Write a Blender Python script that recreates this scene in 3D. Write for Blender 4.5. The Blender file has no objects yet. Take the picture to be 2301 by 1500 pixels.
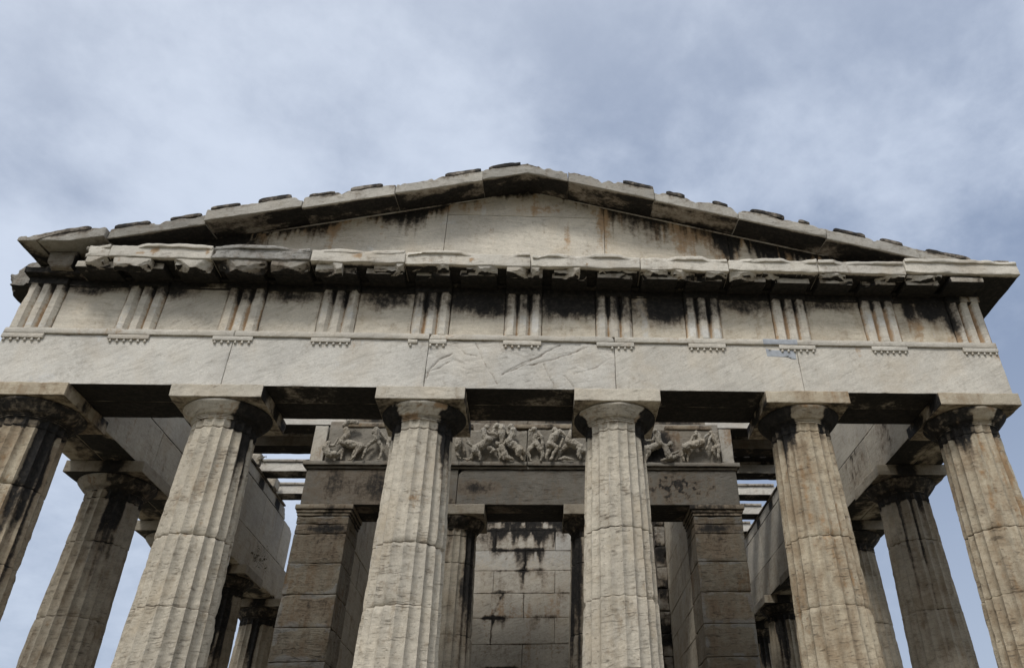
import bpy, math, json
import numpy as np
from math import radians as R, sin, cos, pi

# ---------------------------------------------------------------- camera, sky, sun, exposure
sc = bpy.context.scene
COL = sc.collection
cam_d = bpy.data.cameras.new("camera")
cam = bpy.data.objects.new("camera", cam_d)
COL.objects.link(cam)
sc.camera = cam
W_, H_ = 2301.0, 1500.0
CX, CY, CZ, YAW, PITCH, ROLL, FPX, OFFY, OFFX = 0.3448, -9.7774, 0.6103, 0.0866, 0.6165, -0.0304, 1766.5484, -76.5107, 206.0398
cam_d.sensor_fit = 'HORIZONTAL'
cam_d.sensor_width = 36.0
cam_d.lens = FPX / W_ * 36.0
cam_d.shift_x = -OFFX / W_
cam_d.shift_y = OFFY / W_
cam_d.clip_start = 0.1
cam_d.clip_end = 6000.0
from mathutils import Matrix, Vector
_f = Vector((sin(YAW) * cos(PITCH), cos(YAW) * cos(PITCH), sin(PITCH)))
_r = Vector((cos(YAW), -sin(YAW), 0.0))
_u = _r.cross(_f)
_r2 = _r * cos(ROLL) + _u * sin(ROLL)
_u2 = -_r * sin(ROLL) + _u * cos(ROLL)
_m = Matrix((_r2, _u2, -_f)).transposed().to_4x4()
_m.translation = Vector((CX, CY, CZ))
cam.matrix_world = _m

sc.view_settings.view_transform = 'Standard'
sc.view_settings.look = 'None'
sc.view_settings.gamma = 1.0
sc.view_settings.use_curve_mapping = False
sc.view_settings.exposure = 0.5
sc.cycles.max_bounces = 8
sc.cycles.diffuse_bounces = 5
sc.cycles.use_denoising = True

SUN_EL, SUN_AZ = R(50), R(203)          # azimuth from +Y, clockwise: behind the photographer
wd = bpy.data.worlds.new("World")
sc.world = wd
wd.use_nodes = True


class NT:
    """small node-tree helper"""
    def __init__(s, tree):
        s.t = tree; s.n = tree.nodes; s.l = tree.links
    def new(s, typ, **kw):
        nd = s.n.new(typ)
        for k, v in kw.items():
            setattr(nd, k, v)
        return nd
    def put(s, sock, v):
        if isinstance(v, bpy.types.NodeSocket):
            s.l.new(v, sock)
        elif v is not None:
            sock.default_value = v
    def math(s, op, a, b=None, c=None, clamp=False):
        nd = s.new('ShaderNodeMath', operation=op, use_clamp=clamp)
        s.put(nd.inputs[0], a); s.put(nd.inputs[1], b)
        if c is not None: s.put(nd.inputs[2], c)
        return nd.outputs[0]
    def vmath(s, op, a, b=None):
        nd = s.new('ShaderNodeVectorMath', operation=op)
        s.put(nd.inputs[0], a)
        if b is not None: s.put(nd.inputs[1], b)
        return nd.outputs['Value' if op in ('DOT_PRODUCT', 'LENGTH') else 'Vector']
    def scale(s, a, f):
        nd = s.new('ShaderNodeVectorMath', operation='SCALE')
        s.put(nd.inputs[0], a); s.put(nd.inputs['Scale'], f)
        return nd.outputs[0]
    def mapr(s, v, a, b, c=0.0, d=1.0, smooth=True):
        nd = s.new('ShaderNodeMapRange', interpolation_type='SMOOTHSTEP' if smooth else 'LINEAR')
        s.put(nd.inputs['Value'], v)
        for nm, x in (('From Min', a), ('From Max', b), ('To Min', c), ('To Max', d)):
            s.put(nd.inputs[nm], x)
        return nd.outputs['Result']
    def noise(s, vec, scale, detail=5.0, rough=0.55, dist=0.0):
        nd = s.new('ShaderNodeTexNoise')
        s.put(nd.inputs['Vector'], vec)
        nd.inputs['Scale'].default_value = scale
        nd.inputs['Detail'].default_value = detail
        nd.inputs['Roughness'].default_value = rough
        nd.inputs['Distortion'].default_value = dist
        return nd.outputs['Fac']
    def mapping(s, vec, rot=(0, 0, 0), scl=(1, 1, 1), loc=(0, 0, 0)):
        nd = s.new('ShaderNodeMapping')
        s.put(nd.inputs['Vector'], vec)
        nd.inputs['Rotation'].default_value = rot
        nd.inputs['Scale'].default_value = scl
        nd.inputs['Location'].default_value = loc
        return nd.outputs[0]
    def mix(s, f, a, b, mode='MIX'):
        nd = s.new('ShaderNodeMix', data_type='RGBA', blend_type=mode)
        s.put(nd.inputs[0], f)
        s.put(nd.inputs[6], a if isinstance(a, bpy.types.NodeSocket) else (*a, 1.0))
        s.put(nd.inputs[7], b if isinstance(b, bpy.types.NodeSocket) else (*b, 1.0))
        return nd.outputs[2]


def build_world():
    t = NT(wd.node_tree)
    t.n.clear()
    out = t.new('ShaderNodeOutputWorld')
    bg = t.new('ShaderNodeBackground')
    bg.inputs['Strength'].default_value = 0.1
    sky = t.new('ShaderNodeTexSky', sky_type='NISHITA')
    sky.sun_disc = False
    sky.sun_elevation = SUN_EL
    sky.sun_rotation = SUN_AZ
    d = t.new('ShaderNodeTexCoord').outputs['Generated']
    sep = t.new('ShaderNodeSeparateXYZ'); t.put(sep.inputs[0], d)
    z = sep.outputs['Z']
    # cloud deck coordinates: a layer overhead, seen in perspective
    zz = t.math('ADD', t.math('MAXIMUM', z, 0.0), 0.35)
    px = t.math('DIVIDE', sep.outputs['X'], zz)
    py = t.math('DIVIDE', sep.outputs['Y'], zz)
    cmb = t.new('ShaderNodeCombineXYZ'); t.put(cmb.inputs[0], px); t.put(cmb.inputs[1], py); cmb.inputs[2].default_value = 3.7
    big = t.noise(cmb.outputs[0], 1.35, 3.0, 0.5, 0.15)
    med = t.noise(t.mapping(cmb.outputs[0], (0, 0, 0.6), (1.0, 1.0, 1.0), (4.1, 1.3, 0)), 3.0, 10.0, 0.58, 0.2)
    fine = t.noise(t.mapping(cmb.outputs[0], (0, 0, -0.4), (1, 1, 1), (9.1, 7.3, 0)), 10.0, 7.0, 0.6, 0.1)
    c = t.math('ADD', t.math('MULTIPLY', big, 0.42), t.math('MULTIPLY', med, 0.46))
    c = t.math('ADD', c, t.math('MULTIPLY', fine, 0.17))
    # broad thinner and thicker areas of the deck
    for vec, w, pw in CLOUD_AREAS:
        v = Vector(vec).normalized()
        dp = t.vmath('DOT_PRODUCT', d, tuple(v))
        g = t.math('POWER', t.math('MAXIMUM', dp, 0.0), pw)
        c = t.math('MULTIPLY_ADD', g, w, c)
    f = t.mapr(c, 0.415, 0.645)
    dark = (1.88, 2.38, 3.42)
    lite = (4.25, 4.82, 5.85)
    cl = t.mix(f, dark, lite)
    # towards the horizon the deck pales
    hz = t.mapr(z, 0.0, 0.55, 1.0, 0.0)
    cl = t.mix(t.math('MULTIPLY', hz, 0.55), cl, (4.3, 4.85, 5.7))
    # the deck is much thinner, so brighter, on the sun's side behind the photographer
    sd = Vector((sin(SUN_AZ) * cos(SUN_EL), cos(SUN_AZ) * cos(SUN_EL), sin(SUN_EL)))
    sdp = t.math('POWER', t.mapr(t.vmath('DOT_PRODUCT', d, tuple(sd)), -0.1, 1.0, 0.0, 1.0, False), 1.6)
    cl = t.mix(sdp, cl, SUN_SIDE)
    col = t.mix(0.94, sky.outputs[0], cl)
    t.put(bg.inputs['Color'], col)
    t.l.new(bg.outputs[0], out.inputs[0])


CLOUD_AREAS = [((-0.36, 0.66, 0.66), 0.065, 24), ((-0.115, 0.64, 0.755), 0.075, 260), ((-0.10, 0.69, 0.71), 0.10, 200), ((-0.53, 0.65, 0.54), 0.07, 40),
               ((0.33, 0.64, 0.69), -0.045, 14), ((0.22, 0.62, 0.75), 0.06, 160), ((0.40, 0.65, 0.645), 0.07, 180), ((0.5, 0.51, 0.7), 0.07, 120), ((0.5, 0.84, 0.24), -0.16, 14),
               ((0.06, 0.655, 0.75), -0.055, 90), ((-0.47, 0.53, 0.7), -0.08, 40), ((-0.15, 0.52, 0.84), -0.02, 60)]
SUN_SIDE = (8.2, 8.5, 8.9)
build_world()

sun_d = bpy.data.lights.new("sun", 'SUN')
sun_d.energy = 1.5
sun_d.angle = R(12)
sun_d.color = (1.0, 0.975, 0.935)
sun = bpy.data.objects.new("sun", sun_d)
COL.objects.link(sun)
_sd = Vector((sin(SUN_AZ) * cos(SUN_EL), cos(SUN_AZ) * cos(SUN_EL), sin(SUN_EL)))
sun.rotation_euler = _sd.to_track_quat('Z', 'Y').to_euler()

# ---------------------------------------------------------------- numpy noise
_rng = np.random.default_rng(7)
_PERM = _rng.permutation(256); _PERM = np.concatenate([_PERM, _PERM, _PERM])
_GR = _rng.normal(size=(256, 3)); _GR /= np.linalg.norm(_GR, axis=1)[:, None]


def pn(P):
    """gradient noise, about -0.7..0.7"""
    P = np.asarray(P, float)
    I = np.floor(P).astype(int); F = P - I; I &= 255
    U = F * F * F * (F * (F * 6 - 15) + 10)
    r = 0.0
    for dx in (0, 1):
        for dy in (0, 1):
            for dz in (0, 1):
                h = _PERM[_PERM[_PERM[I[:, 0] + dx] + I[:, 1] + dy] + I[:, 2] + dz]
                g = _GR[h]
                dt = g[:, 0] * (F[:, 0] - dx) + g[:, 1] * (F[:, 1] - dy) + g[:, 2] * (F[:, 2] - dz)
                w = (U[:, 0] if dx else 1 - U[:, 0]) * (U[:, 1] if dy else 1 - U[:, 1]) * (U[:, 2] if dz else 1 - U[:, 2])
                r = r + w * dt
    return r


def fbm(P, f, o=3, seed=0.0, g=0.5):
    P = np.asarray(P, float) * f + np.array([seed * 13.7 + .31, seed * 7.3 + .17, seed * 3.1 + .73])
    a, r = 1.0, 0.0
    for _ in range(o):
        r = r + a * pn(P); P = P * 2.03 + 11.3; a *= g
    return r * 1.4


def sst(a, b, x):
    t = np.clip((x - a) / (b - a), 0, 1)
    return t * t * (3 - 2 * t)


def N1(x, f, seed=0.0, o=3):
    """one-dimensional noise along x"""
    x = np.asarray(x, float)
    return fbm(np.stack([x, x * 0 + seed * 1.7, x * 0 + .5], 1), f, o, seed)


# ---------------------------------------------------------------- materials
def marble_material():
    m = bpy.data.materials.new("weathered_marble")
    m.use_nodes = True
    t = NT(m.node_tree)
    b = t.n["Principled BSDF"]
    pos = t.new('ShaderNodeNewGeometry').outputs['Position']
    oi = t.new('ShaderNodeObjectInfo')
    rnd = oi.outputs['Random']
    oc = t.new('ShaderNodeSeparateColor'); t.put(oc.inputs[0], oi.outputs['Color'])
    tone, warm, pit, grime = oc.outputs[0], oc.outputs[1], oc.outputs[2], oi.outputs['Alpha']
    wa = t.new('ShaderNodeAttribute', attribute_name='wear_light')
    ws = t.new('ShaderNodeSeparateColor'); t.put(ws.inputs[0], wa.outputs['Color'])
    crust, rust, pale = ws.outputs[0], ws.outputs[1], ws.outputs[2]
    off = t.new('ShaderNodeCombineXYZ')
    t.put(off.inputs[0], t.math('MULTIPLY', rnd, 37.0)); t.put(off.inputs[1], t.math('MULTIPLY', rnd, 11.0)); t.put(off.inputs[2], t.math('MULTIPLY', rnd, 23.0))
    p = t.vmath('ADD', pos, off.outputs[0])
    # tilt of the bedding changes from block to block
    rot = t.new('ShaderNodeVectorRotate', rotation_type='Y_AXIS')
    t.put(rot.inputs['Vector'], p)
    t.put(rot.inputs['Angle'], t.math('MULTIPLY', t.math('MULTIPLY_ADD', rnd, 1.1, -0.2), t.math('SUBTRACT', 1.05, pit)))
    pr = rot.outputs[0]
    n_big = t.noise(p, 0.9, 5.0, 0.55, 0.3)
    n_mid = t.noise(p, 3.3, 8.0, 0.62, 0.4)
    n_fin = t.noise(p, 15.0, 8.0, 0.68, 0.2)
    n_grn = t.noise(p, 70.0, 4.0, 0.6)
    bed = t.noise(t.mapping(pr, (0, 0, 0), (1.1, 1.1, 9.0)), 2.0, 9.0, 0.66, 0.7)
    bed2 = t.noise(t.mapping(pr, (0, 0, 0), (2.5, 2.5, 26.0)), 2.0, 6.0, 0.7, 0.5)
    run = t.noise(t.mapping(p, (0, 0, 0), (9.0, 9.0, 0.55)), 1.0, 6.0, 0.6, 0.2)      # rain runs
    col = t.mix(t.mapr(n_big, 0.35, 0.66), (0.545, 0.520, 0.470), (0.435, 0.416, 0.380))
    col = t.mix(t.math('MULTIPLY', t.mapr(bed, 0.46, 0.72), 0.42), col, (0.28, 0.262, 0.228))
    # grain and mottling
    n_mot = t.noise(t.mapping(pr, (0.3, 0.2, 0.1), (1, 1, 2.3)), 6.5, 10.0, 0.74, 0.9)
    mo = t.math('MULTIPLY', t.math('SUBTRACT', n_mot, 0.5), t.math('MULTIPLY_ADD', pit, 0.55, 0.35))
    col = _mul(t, col, t.math('ADD', 0.98, mo))
    col = _mul(t, col, t.mapr(n_grn, 0.25, 0.75, 0.86, 1.14, False))
    dirt = t.mapr(t.math('ADD', t.math('MULTIPLY', n_mid, 0.5), t.math('MULTIPLY', n_fin, 0.5)), 0.50, 0.68)
    col = t.mix(t.math('MULTIPLY', dirt, t.math('MULTIPLY_ADD', pit, 0.40, 0.08)), col, (0.17, 0.145, 0.11))
    tint = t.new('ShaderNodeMix', data_type='RGBA', blend_type='MULTIPLY')
    t.put(tint.inputs[0], t.mapr(warm, 0.1, 0.75, 0.0, 1.0, False)); t.put(tint.inputs[6], col); tint.inputs[7].default_value = (1.0, 0.895, 0.72, 1)
    col = tint.outputs[2]
    och = t.noise(t.mapping(p, (0, 0, 0), (1, 1, .7)), 1.7, 7.0, 0.62, 0.5)
    col = t.mix(t.math('MULTIPLY', t.mapr(och, 0.46, 0.70), t.math('MULTIPLY_ADD', warm, 0.5, 0.12)), col, (0.40, 0.31, 0.20))
    # brown patina
    wf = t.math('ADD', t.math('MULTIPLY', n_mid, 0.7), t.math('MULTIPLY', run, 0.45))
    wthr = t.math('SUBTRACT', 0.86, t.math('MULTIPLY', warm, 0.55))
    wm = t.mapr(wf, wthr, t.math('ADD', wthr, 0.28))
    col = t.mix(t.math('MULTIPLY', wm, 0.75), col, (0.27, 0.192, 0.115))
    wm2 = t.math('MULTIPLY', t.mapr(n_fin, 0.5, 0.75), t.math('MULTIPLY', warm, 0.5))
    col = t.mix(wm2, col, (0.22, 0.15, 0.088))
    # thin splits along the bedding
    spl = t.math('MULTIPLY', t.mapr(bed2, 0.565, 0.64), t.mapr(n_mid, 0.40, 0.60))
    col = t.mix(t.math('MULTIPLY', spl, t.math('MULTIPLY', pit, 0.85)), col, (0.11, 0.09, 0.07))
    # pits
    pt = t.mapr(t.noise(t.mapping(pr, (0, 0, 0), (1, 1, 2.2)), 24.0, 6.0, 0.66, 0.4), 0.60, 0.70)
    col = t.mix(t.math('MULTIPLY', pt, t.math('MULTIPLY', pit, 0.8)), col, (0.13, 0.105, 0.08))
    # rust, pale washed stone; on the end wall also painted light from above
    rm = t.mapr(t.math('ADD', rust, t.math('MULTIPLY', t.math('SUBTRACT', t.math('ADD', t.math('MULTIPLY', n_fin, .5), t.math('MULTIPLY', run, .5)), 0.5), 1.9)), 0.36, 0.74)
    rc = t.mix(t.mapr(n_mot, 0.35, 0.65), (0.37, 0.215, 0.095), (0.24, 0.15, 0.075))
    col = t.mix(t.math('MULTIPLY', rm, 0.78), col, rc)
    pm = t.mapr(t.math('ADD', pale, t.math('MULTIPLY', t.math('SUBTRACT', n_fin, 0.5), 1.2)), 0.42, 0.62)
    col = t.mix(t.math('MULTIPLY', pm, 0.62), col, _mul(t, t.mix(t.mapr(n_mot, .3, .7), (0.46, 0.45, 0.42), (0.58, 0.57, 0.54)), t.mapr(n_grn, .25, .75, .88, 1.1, False)))
    # tone of the block
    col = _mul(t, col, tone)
    # grey grime and black crust
    gm = t.mapr(t.math('ADD', t.math('MULTIPLY', n_mid, 0.55), t.math('MULTIPLY', n_fin, 0.45)), t.math('SUBTRACT', 0.78, t.math('MULTIPLY', grime, 0.5)), t.math('SUBTRACT', 0.92, t.math('MULTIPLY', grime, 0.5)))
    col = t.mix(t.math('MULTIPLY', gm, 0.8), col, (0.052, 0.047, 0.042))
    cn = t.math('ADD', t.math('MULTIPLY', n_fin, 0.45), t.math('ADD', t.math('MULTIPLY', n_mid, 0.25), t.math('MULTIPLY', run, 0.3)))
    cv = t.math('ADD', crust, t.math('MULTIPLY', t.math('SUBTRACT', cn, 0.5), 1.9))
    halo = t.mapr(cv, 0.10, 0.56)
    col = t.mix(t.math('MULTIPLY', halo, 0.66), col, (0.155, 0.115, 0.078))
    cm = t.mapr(cv, 0.36, 0.74)
    cc = t.mix(t.mapr(n_fin, 0.4, 0.7), (0.012, 0.011, 0.010), (0.034, 0.029, 0.024))
    col = t.mix(cm, col, cc)
    t.put(b.inputs['Base Color'], col)
    b.inputs['Roughness'].default_value = 0.85
    b.inputs['Specular IOR Level'].default_value = 0.25
    h = t.math('ADD', t.math('MULTIPLY', n_fin, 0.55), t.math('MULTIPLY', n_grn, 0.16))
    h = t.math('ADD', h, t.math('MULTIPLY', bed2, 0.35))
    h = t.math('ADD', h, t.math('MULTIPLY', n_mot, t.math('MULTIPLY', pit, 0.5)))
    h = t.math('SUBTRACT', h, t.math('MULTIPLY', t.math('ADD', pt, spl), t.math('MULTIPLY', pit, 0.5)))
    bp = t.new('ShaderNodeBump')
    t.put(bp.inputs['Strength'], t.math('MULTIPLY_ADD', pit, 0.8, 0.12))
    bp.inputs['Distance'].default_value = 0.03
    t.put(bp.inputs['Height'], h)
    t.l.new(bp.outputs[0], b.inputs['Normal'])
    return m


def _mul(t, col, f):
    nd = t.new('ShaderNodeVectorMath', operation='SCALE')
    t.put(nd.inputs[0], col); t.put(nd.inputs['Scale'], t.math('MULTIPLY', f, 1.0))
    return nd.outputs[0]


MARBLE = marble_material()


def simple_material(name, c1, c2, scale, rough=0.95):
    m = bpy.data.materials.new(name)
    m.use_nodes = True
    t = NT(m.node_tree)
    b = t.n["Principled BSDF"]
    pos = t.new('ShaderNodeNewGeometry').outputs['Position']
    n = t.noise(pos, scale, 8.0, 0.65, 0.3)
    t.put(b.inputs['Base Color'], t.mix(t.mapr(n, 0.35, 0.65), c1, c2))
    b.inputs['Roughness'].default_value = rough
    bp = t.new('ShaderNodeBump'); bp.inputs['Strength'].default_value = 0.5
    t.put(bp.inputs['Height'], n); t.l.new(bp.outputs[0], b.inputs['Normal'])
    return m


EARTH = simple_material("dry_earth", (0.17, 0.14, 0.10), (0.10, 0.10, 0.06), 1.2)
WEED = simple_material("dry_stems", (0.10, 0.085, 0.05), (0.17, 0.14, 0.08), 9.0)


# ---------------------------------------------------------------- mesh helpers
def normals(V, F):
    a, b, c, d = (V[F[:, i]] for i in range(4))
    n = np.cross(c - a, d - b)
    vn = np.zeros_like(V)
    for i in range(4):
        np.add.at(vn, F[:, i], n)
    return vn / (np.linalg.norm(vn, axis=1)[:, None] + 1e-12)


def mesh_of(name, V, F, wear_light=None, smooth=True, mat=None, sharp=None):
    me = bpy.data.meshes.new(name)
    V = np.ascontiguousarray(V, dtype=np.float32); F = np.ascontiguousarray(F, dtype=np.int32)
    k = F.shape[1]
    me.vertices.add(len(V)); me.vertices.foreach_set('co', V.ravel())
    me.loops.add(F.size); me.loops.foreach_set('vertex_index', F.ravel())
    me.polygons.add(len(F))
    me.polygons.foreach_set('loop_start', np.arange(0, F.size, k, dtype=np.int32))
    me.polygons.foreach_set('use_smooth', np.full(len(F), smooth, dtype=bool))
    me.update(calc_edges=True)
    if wear_light is not None:
        at = me.attributes.new('wear_light', 'FLOAT_COLOR', 'POINT')
        at.data.foreach_set('color', np.c_[np.clip(wear_light, 0, 1), np.ones(len(V))].astype(np.float32).ravel())
    if sharp: me.set_sharp_from_angle(angle=R(sharp))
    me.materials.append(mat or MARBLE)
    return me


def put(name, me, parent=None, tone=1.0, warm=0.3, pit=0.4, grime=0.0, label=None):
    o = bpy.data.objects.new(name, me)
    COL.objects.link(o)
    o.color = (tone, warm, pit, grime)
    if parent: o.parent = parent
    if label: o['label'] = label
    return o


def axis_lines(h, res, extra=()):
    e = [0.0, 0.005, 0.014, 0.035] if h > 0.06 else [0.0, min(.005, h * .3)]
    a = [-h + v for v in e if v < h * .8] + [h - v for v in e if v < h * .8]
    n = max(1, int(round(2 * (h - e[-1]) / res)))
    a += list(np.linspace(-h + e[-1], h - e[-1], n + 1)) if h > e[-1] else []
    a += [v for v in extra if -h < v < h]
    a = np.unique(np.round(a, 5))
    keep = [a[0]]
    for v in a[1:]:
        if v - keep[-1] > 0.0015: keep.append(v)
    keep[-1] = a[-1]
    return np.array(keep)


def lattice(h, res, extra=((), (), ())):
    L = [axis_lines(h[i], res if np.isscalar(res) else res[i], extra[i]) for i in range(3)]
    n = [len(a) for a in L]
    I, J, K = np.meshgrid(*[np.arange(k) for k in n], indexing='ij')
    on = (I == 0) | (I == n[0] - 1) | (J == 0) | (J == n[1] - 1) | (K == 0) | (K == n[2] - 1)
    vid = -np.ones(n, int); vid[on] = np.arange(on.sum())
    V = np.stack([L[0][I[on]], L[1][J[on]], L[2][K[on]]], 1)
    Fs = []
    for ax in range(3):
        for s in (0, n[ax] - 1):
            g = np.take(vid, s, axis=ax)
            q = np.stack([g[:-1, :-1], g[1:, :-1], g[1:, 1:], g[:-1, 1:]], -1).reshape(-1, 4)
            flip = (s == 0) ^ (ax == 1)
            Fs.append(q[:, ::-1] if flip else q)
    return V, np.concatenate(Fs)


def block(x0, x1, y0, y1, z0, z1, res=.06, r0=.006, chip=.015, cf=5.0, amp=.003, af=3.0, seed=0.0, cuts=(), extra=((), (), ()), warp=None):
    """a worn ashlar block: rounded, chipped edges and uneven faces. Returns V, F"""
    assert x1 > x0 and y1 > y0 and z1 > z0, (x0, x1, y0, y1, z0, z1)
    c = np.array([(x0 + x1) / 2, (y0 + y1) / 2, (z0 + z1) / 2]); h = np.array([(x1 - x0) / 2, (y1 - y0) / 2, (z1 - z0) / 2])
    ex = [[v - c[i] for v in extra[i]] for i in range(3)]
    V, F = lattice(h, res, ex)
    W = V + c
    rr = r0 + chip * np.clip(fbm(W, cf, 3, seed) * 1.6 + .1, 0, 1.5) ** 1.5 + chip * 1.8 * np.clip(fbm(W, cf * .45, 2, seed + 3) - .28, 0, 1)
    rr = np.minimum(rr, h.min() * .95)[:, None]
    q = np.clip(V, -(h - rr), h - rr)
    d = V - q; L = np.linalg.norm(d, axis=1)[:, None]
    n = d / (L + 1e-9)
    P = q + n * np.minimum(rr, L) + c
    if amp:
        P = P + n * (amp * fbm(W, af, 4, seed + 5, .55))[:, None]
    for cp, cn, ca in cuts:
        cn = np.array(cn, float); cn /= np.linalg.norm(cn)
        s = (P - np.array(cp)) @ cn + ca * fbm(P, 7.0, 4, seed + 9, .6)
        P = P - np.minimum(np.clip(s, 0, None), h.min() * 1.4)[:, None] * cn
    if warp is not None: P = warp(P)
    return P, F


def merge(parts):
    Vs, Fs, k = [], [], 0
    for V, F in parts:
        Vs.append(V); Fs.append(F + k); k += len(V)
    return np.concatenate(Vs), np.concatenate(Fs)


def zero(P, N=None):
    return np.zeros((len(P), 3))


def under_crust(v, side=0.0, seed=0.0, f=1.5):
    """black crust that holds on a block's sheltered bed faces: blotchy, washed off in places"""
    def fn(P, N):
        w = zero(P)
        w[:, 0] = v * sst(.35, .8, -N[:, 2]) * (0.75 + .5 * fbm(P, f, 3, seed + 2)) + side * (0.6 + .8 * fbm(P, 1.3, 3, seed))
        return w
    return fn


def drips(P, ztop, length, x=None, f=2.2, seed=0.0, strength=1.0):
    """ragged stain hanging from a line z = ztop, its length varying along x"""
    x = P[:, 0] if x is None else x
    L = length * np.clip(.70 + 1.4 * N1(x, f, seed) + .7 * N1(x, f * 4.3, seed + 4) + .6 * N1(x, f * 14, seed + 5), 0.05, 2.4)
    return strength * np.clip(1.15 - (ztop - P[:, 2]) / (L + 1e-6) * .75, 0, 1) * (P[:, 2] <= ztop + .06)


def spot(P, c, r, a=1.0):
    q = (P - np.array(c)) / np.array(r)
    return a * np.clip(1.25 - np.sqrt((q * q).sum(1)) * .9, 0, 1)


_seed = [1.0]


def nseed():
    _seed[0] += 1.37
    return _seed[0]


TEMPLE = bpy.data.objects.new("greek_temple", None)
COL.objects.link(TEMPLE)
TEMPLE['label'] = "weathered marble Doric temple with six front columns, frieze and low pediment"
TEMPLE['category'] = "temple"


def stone(name, box, parent=None, wear_light=None, tone=1.0, warm=0.3, pit=0.4, grime=0.0, label=None, sharp=None, **kw):
    kw.setdefault('seed', nseed())
    V, F = block(*box, **kw)
    w = wear_light(V, normals(V, F)) if wear_light else zero(V)
    return put(name, mesh_of(name, V, F, w, True, None, sharp), parent or TEMPLE, tone, warm, pit, grime, label)


def heap(name, parts, parent=None, wear_light=None, tone=1.0, warm=0.3, pit=0.4, grime=0.0, label=None, vary=0.0):
    V, F = merge(parts)
    w = wear_light(V, normals(V, F)) if wear_light else zero(V)
    if vary:                                    # every block of a wall has its own colour
        rs = np.random.default_rng(len(parts))
        w = w + np.concatenate([np.tile(rs.uniform(-1, 1, 3) * (.5, 1., 1.) * vary, (len(v), 1)) for v, f in parts])
    return put(name, mesh_of(name, V, F, w), parent or TEMPLE, tone, warm, pit, grime, label)

# ---------------------------------------------------------------- ground and platform
def ground():
    n = 60
    g = np.sign(np.linspace(-1, 1, n)) * np.abs(np.linspace(-1, 1, n)) ** 3 * 2500
    X, Y = np.meshgrid(g, g, indexing='ij')
    Z = -1.07 + .05 * fbm(np.stack([X.ravel(), Y.ravel(), X.ravel() * 0], 1), .3, 2) - 0.06
    V = np.stack([X.ravel(), Y.ravel(), Z], 1)
    ids = np.arange(n * n).reshape(n, n)
    F = np.stack([ids[:-1, :-1], ids[1:, :-1], ids[1:, 1:], ids[:-1, 1:]], -1).reshape(-1, 4)
    o = put("ground", mesh_of("ground", V, F, None, True, EARTH))
    o['kind'] = 'structure'


ground()
for i in range(3):
    e = .36 * i
    stone("step", (-6.86 - e, 6.86 + e, -.57 - e, 31.2 + e, -.352 * (i + 1), -.352 * i - (.003 if i else 0)), res=.5, tone=.8, warm=.5, chip=.02)

AX = [-6.2875, -3.8745, -1.2915, 1.2915, 3.8745, 6.2875]
ZA, HAB = 5.713, .185


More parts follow.
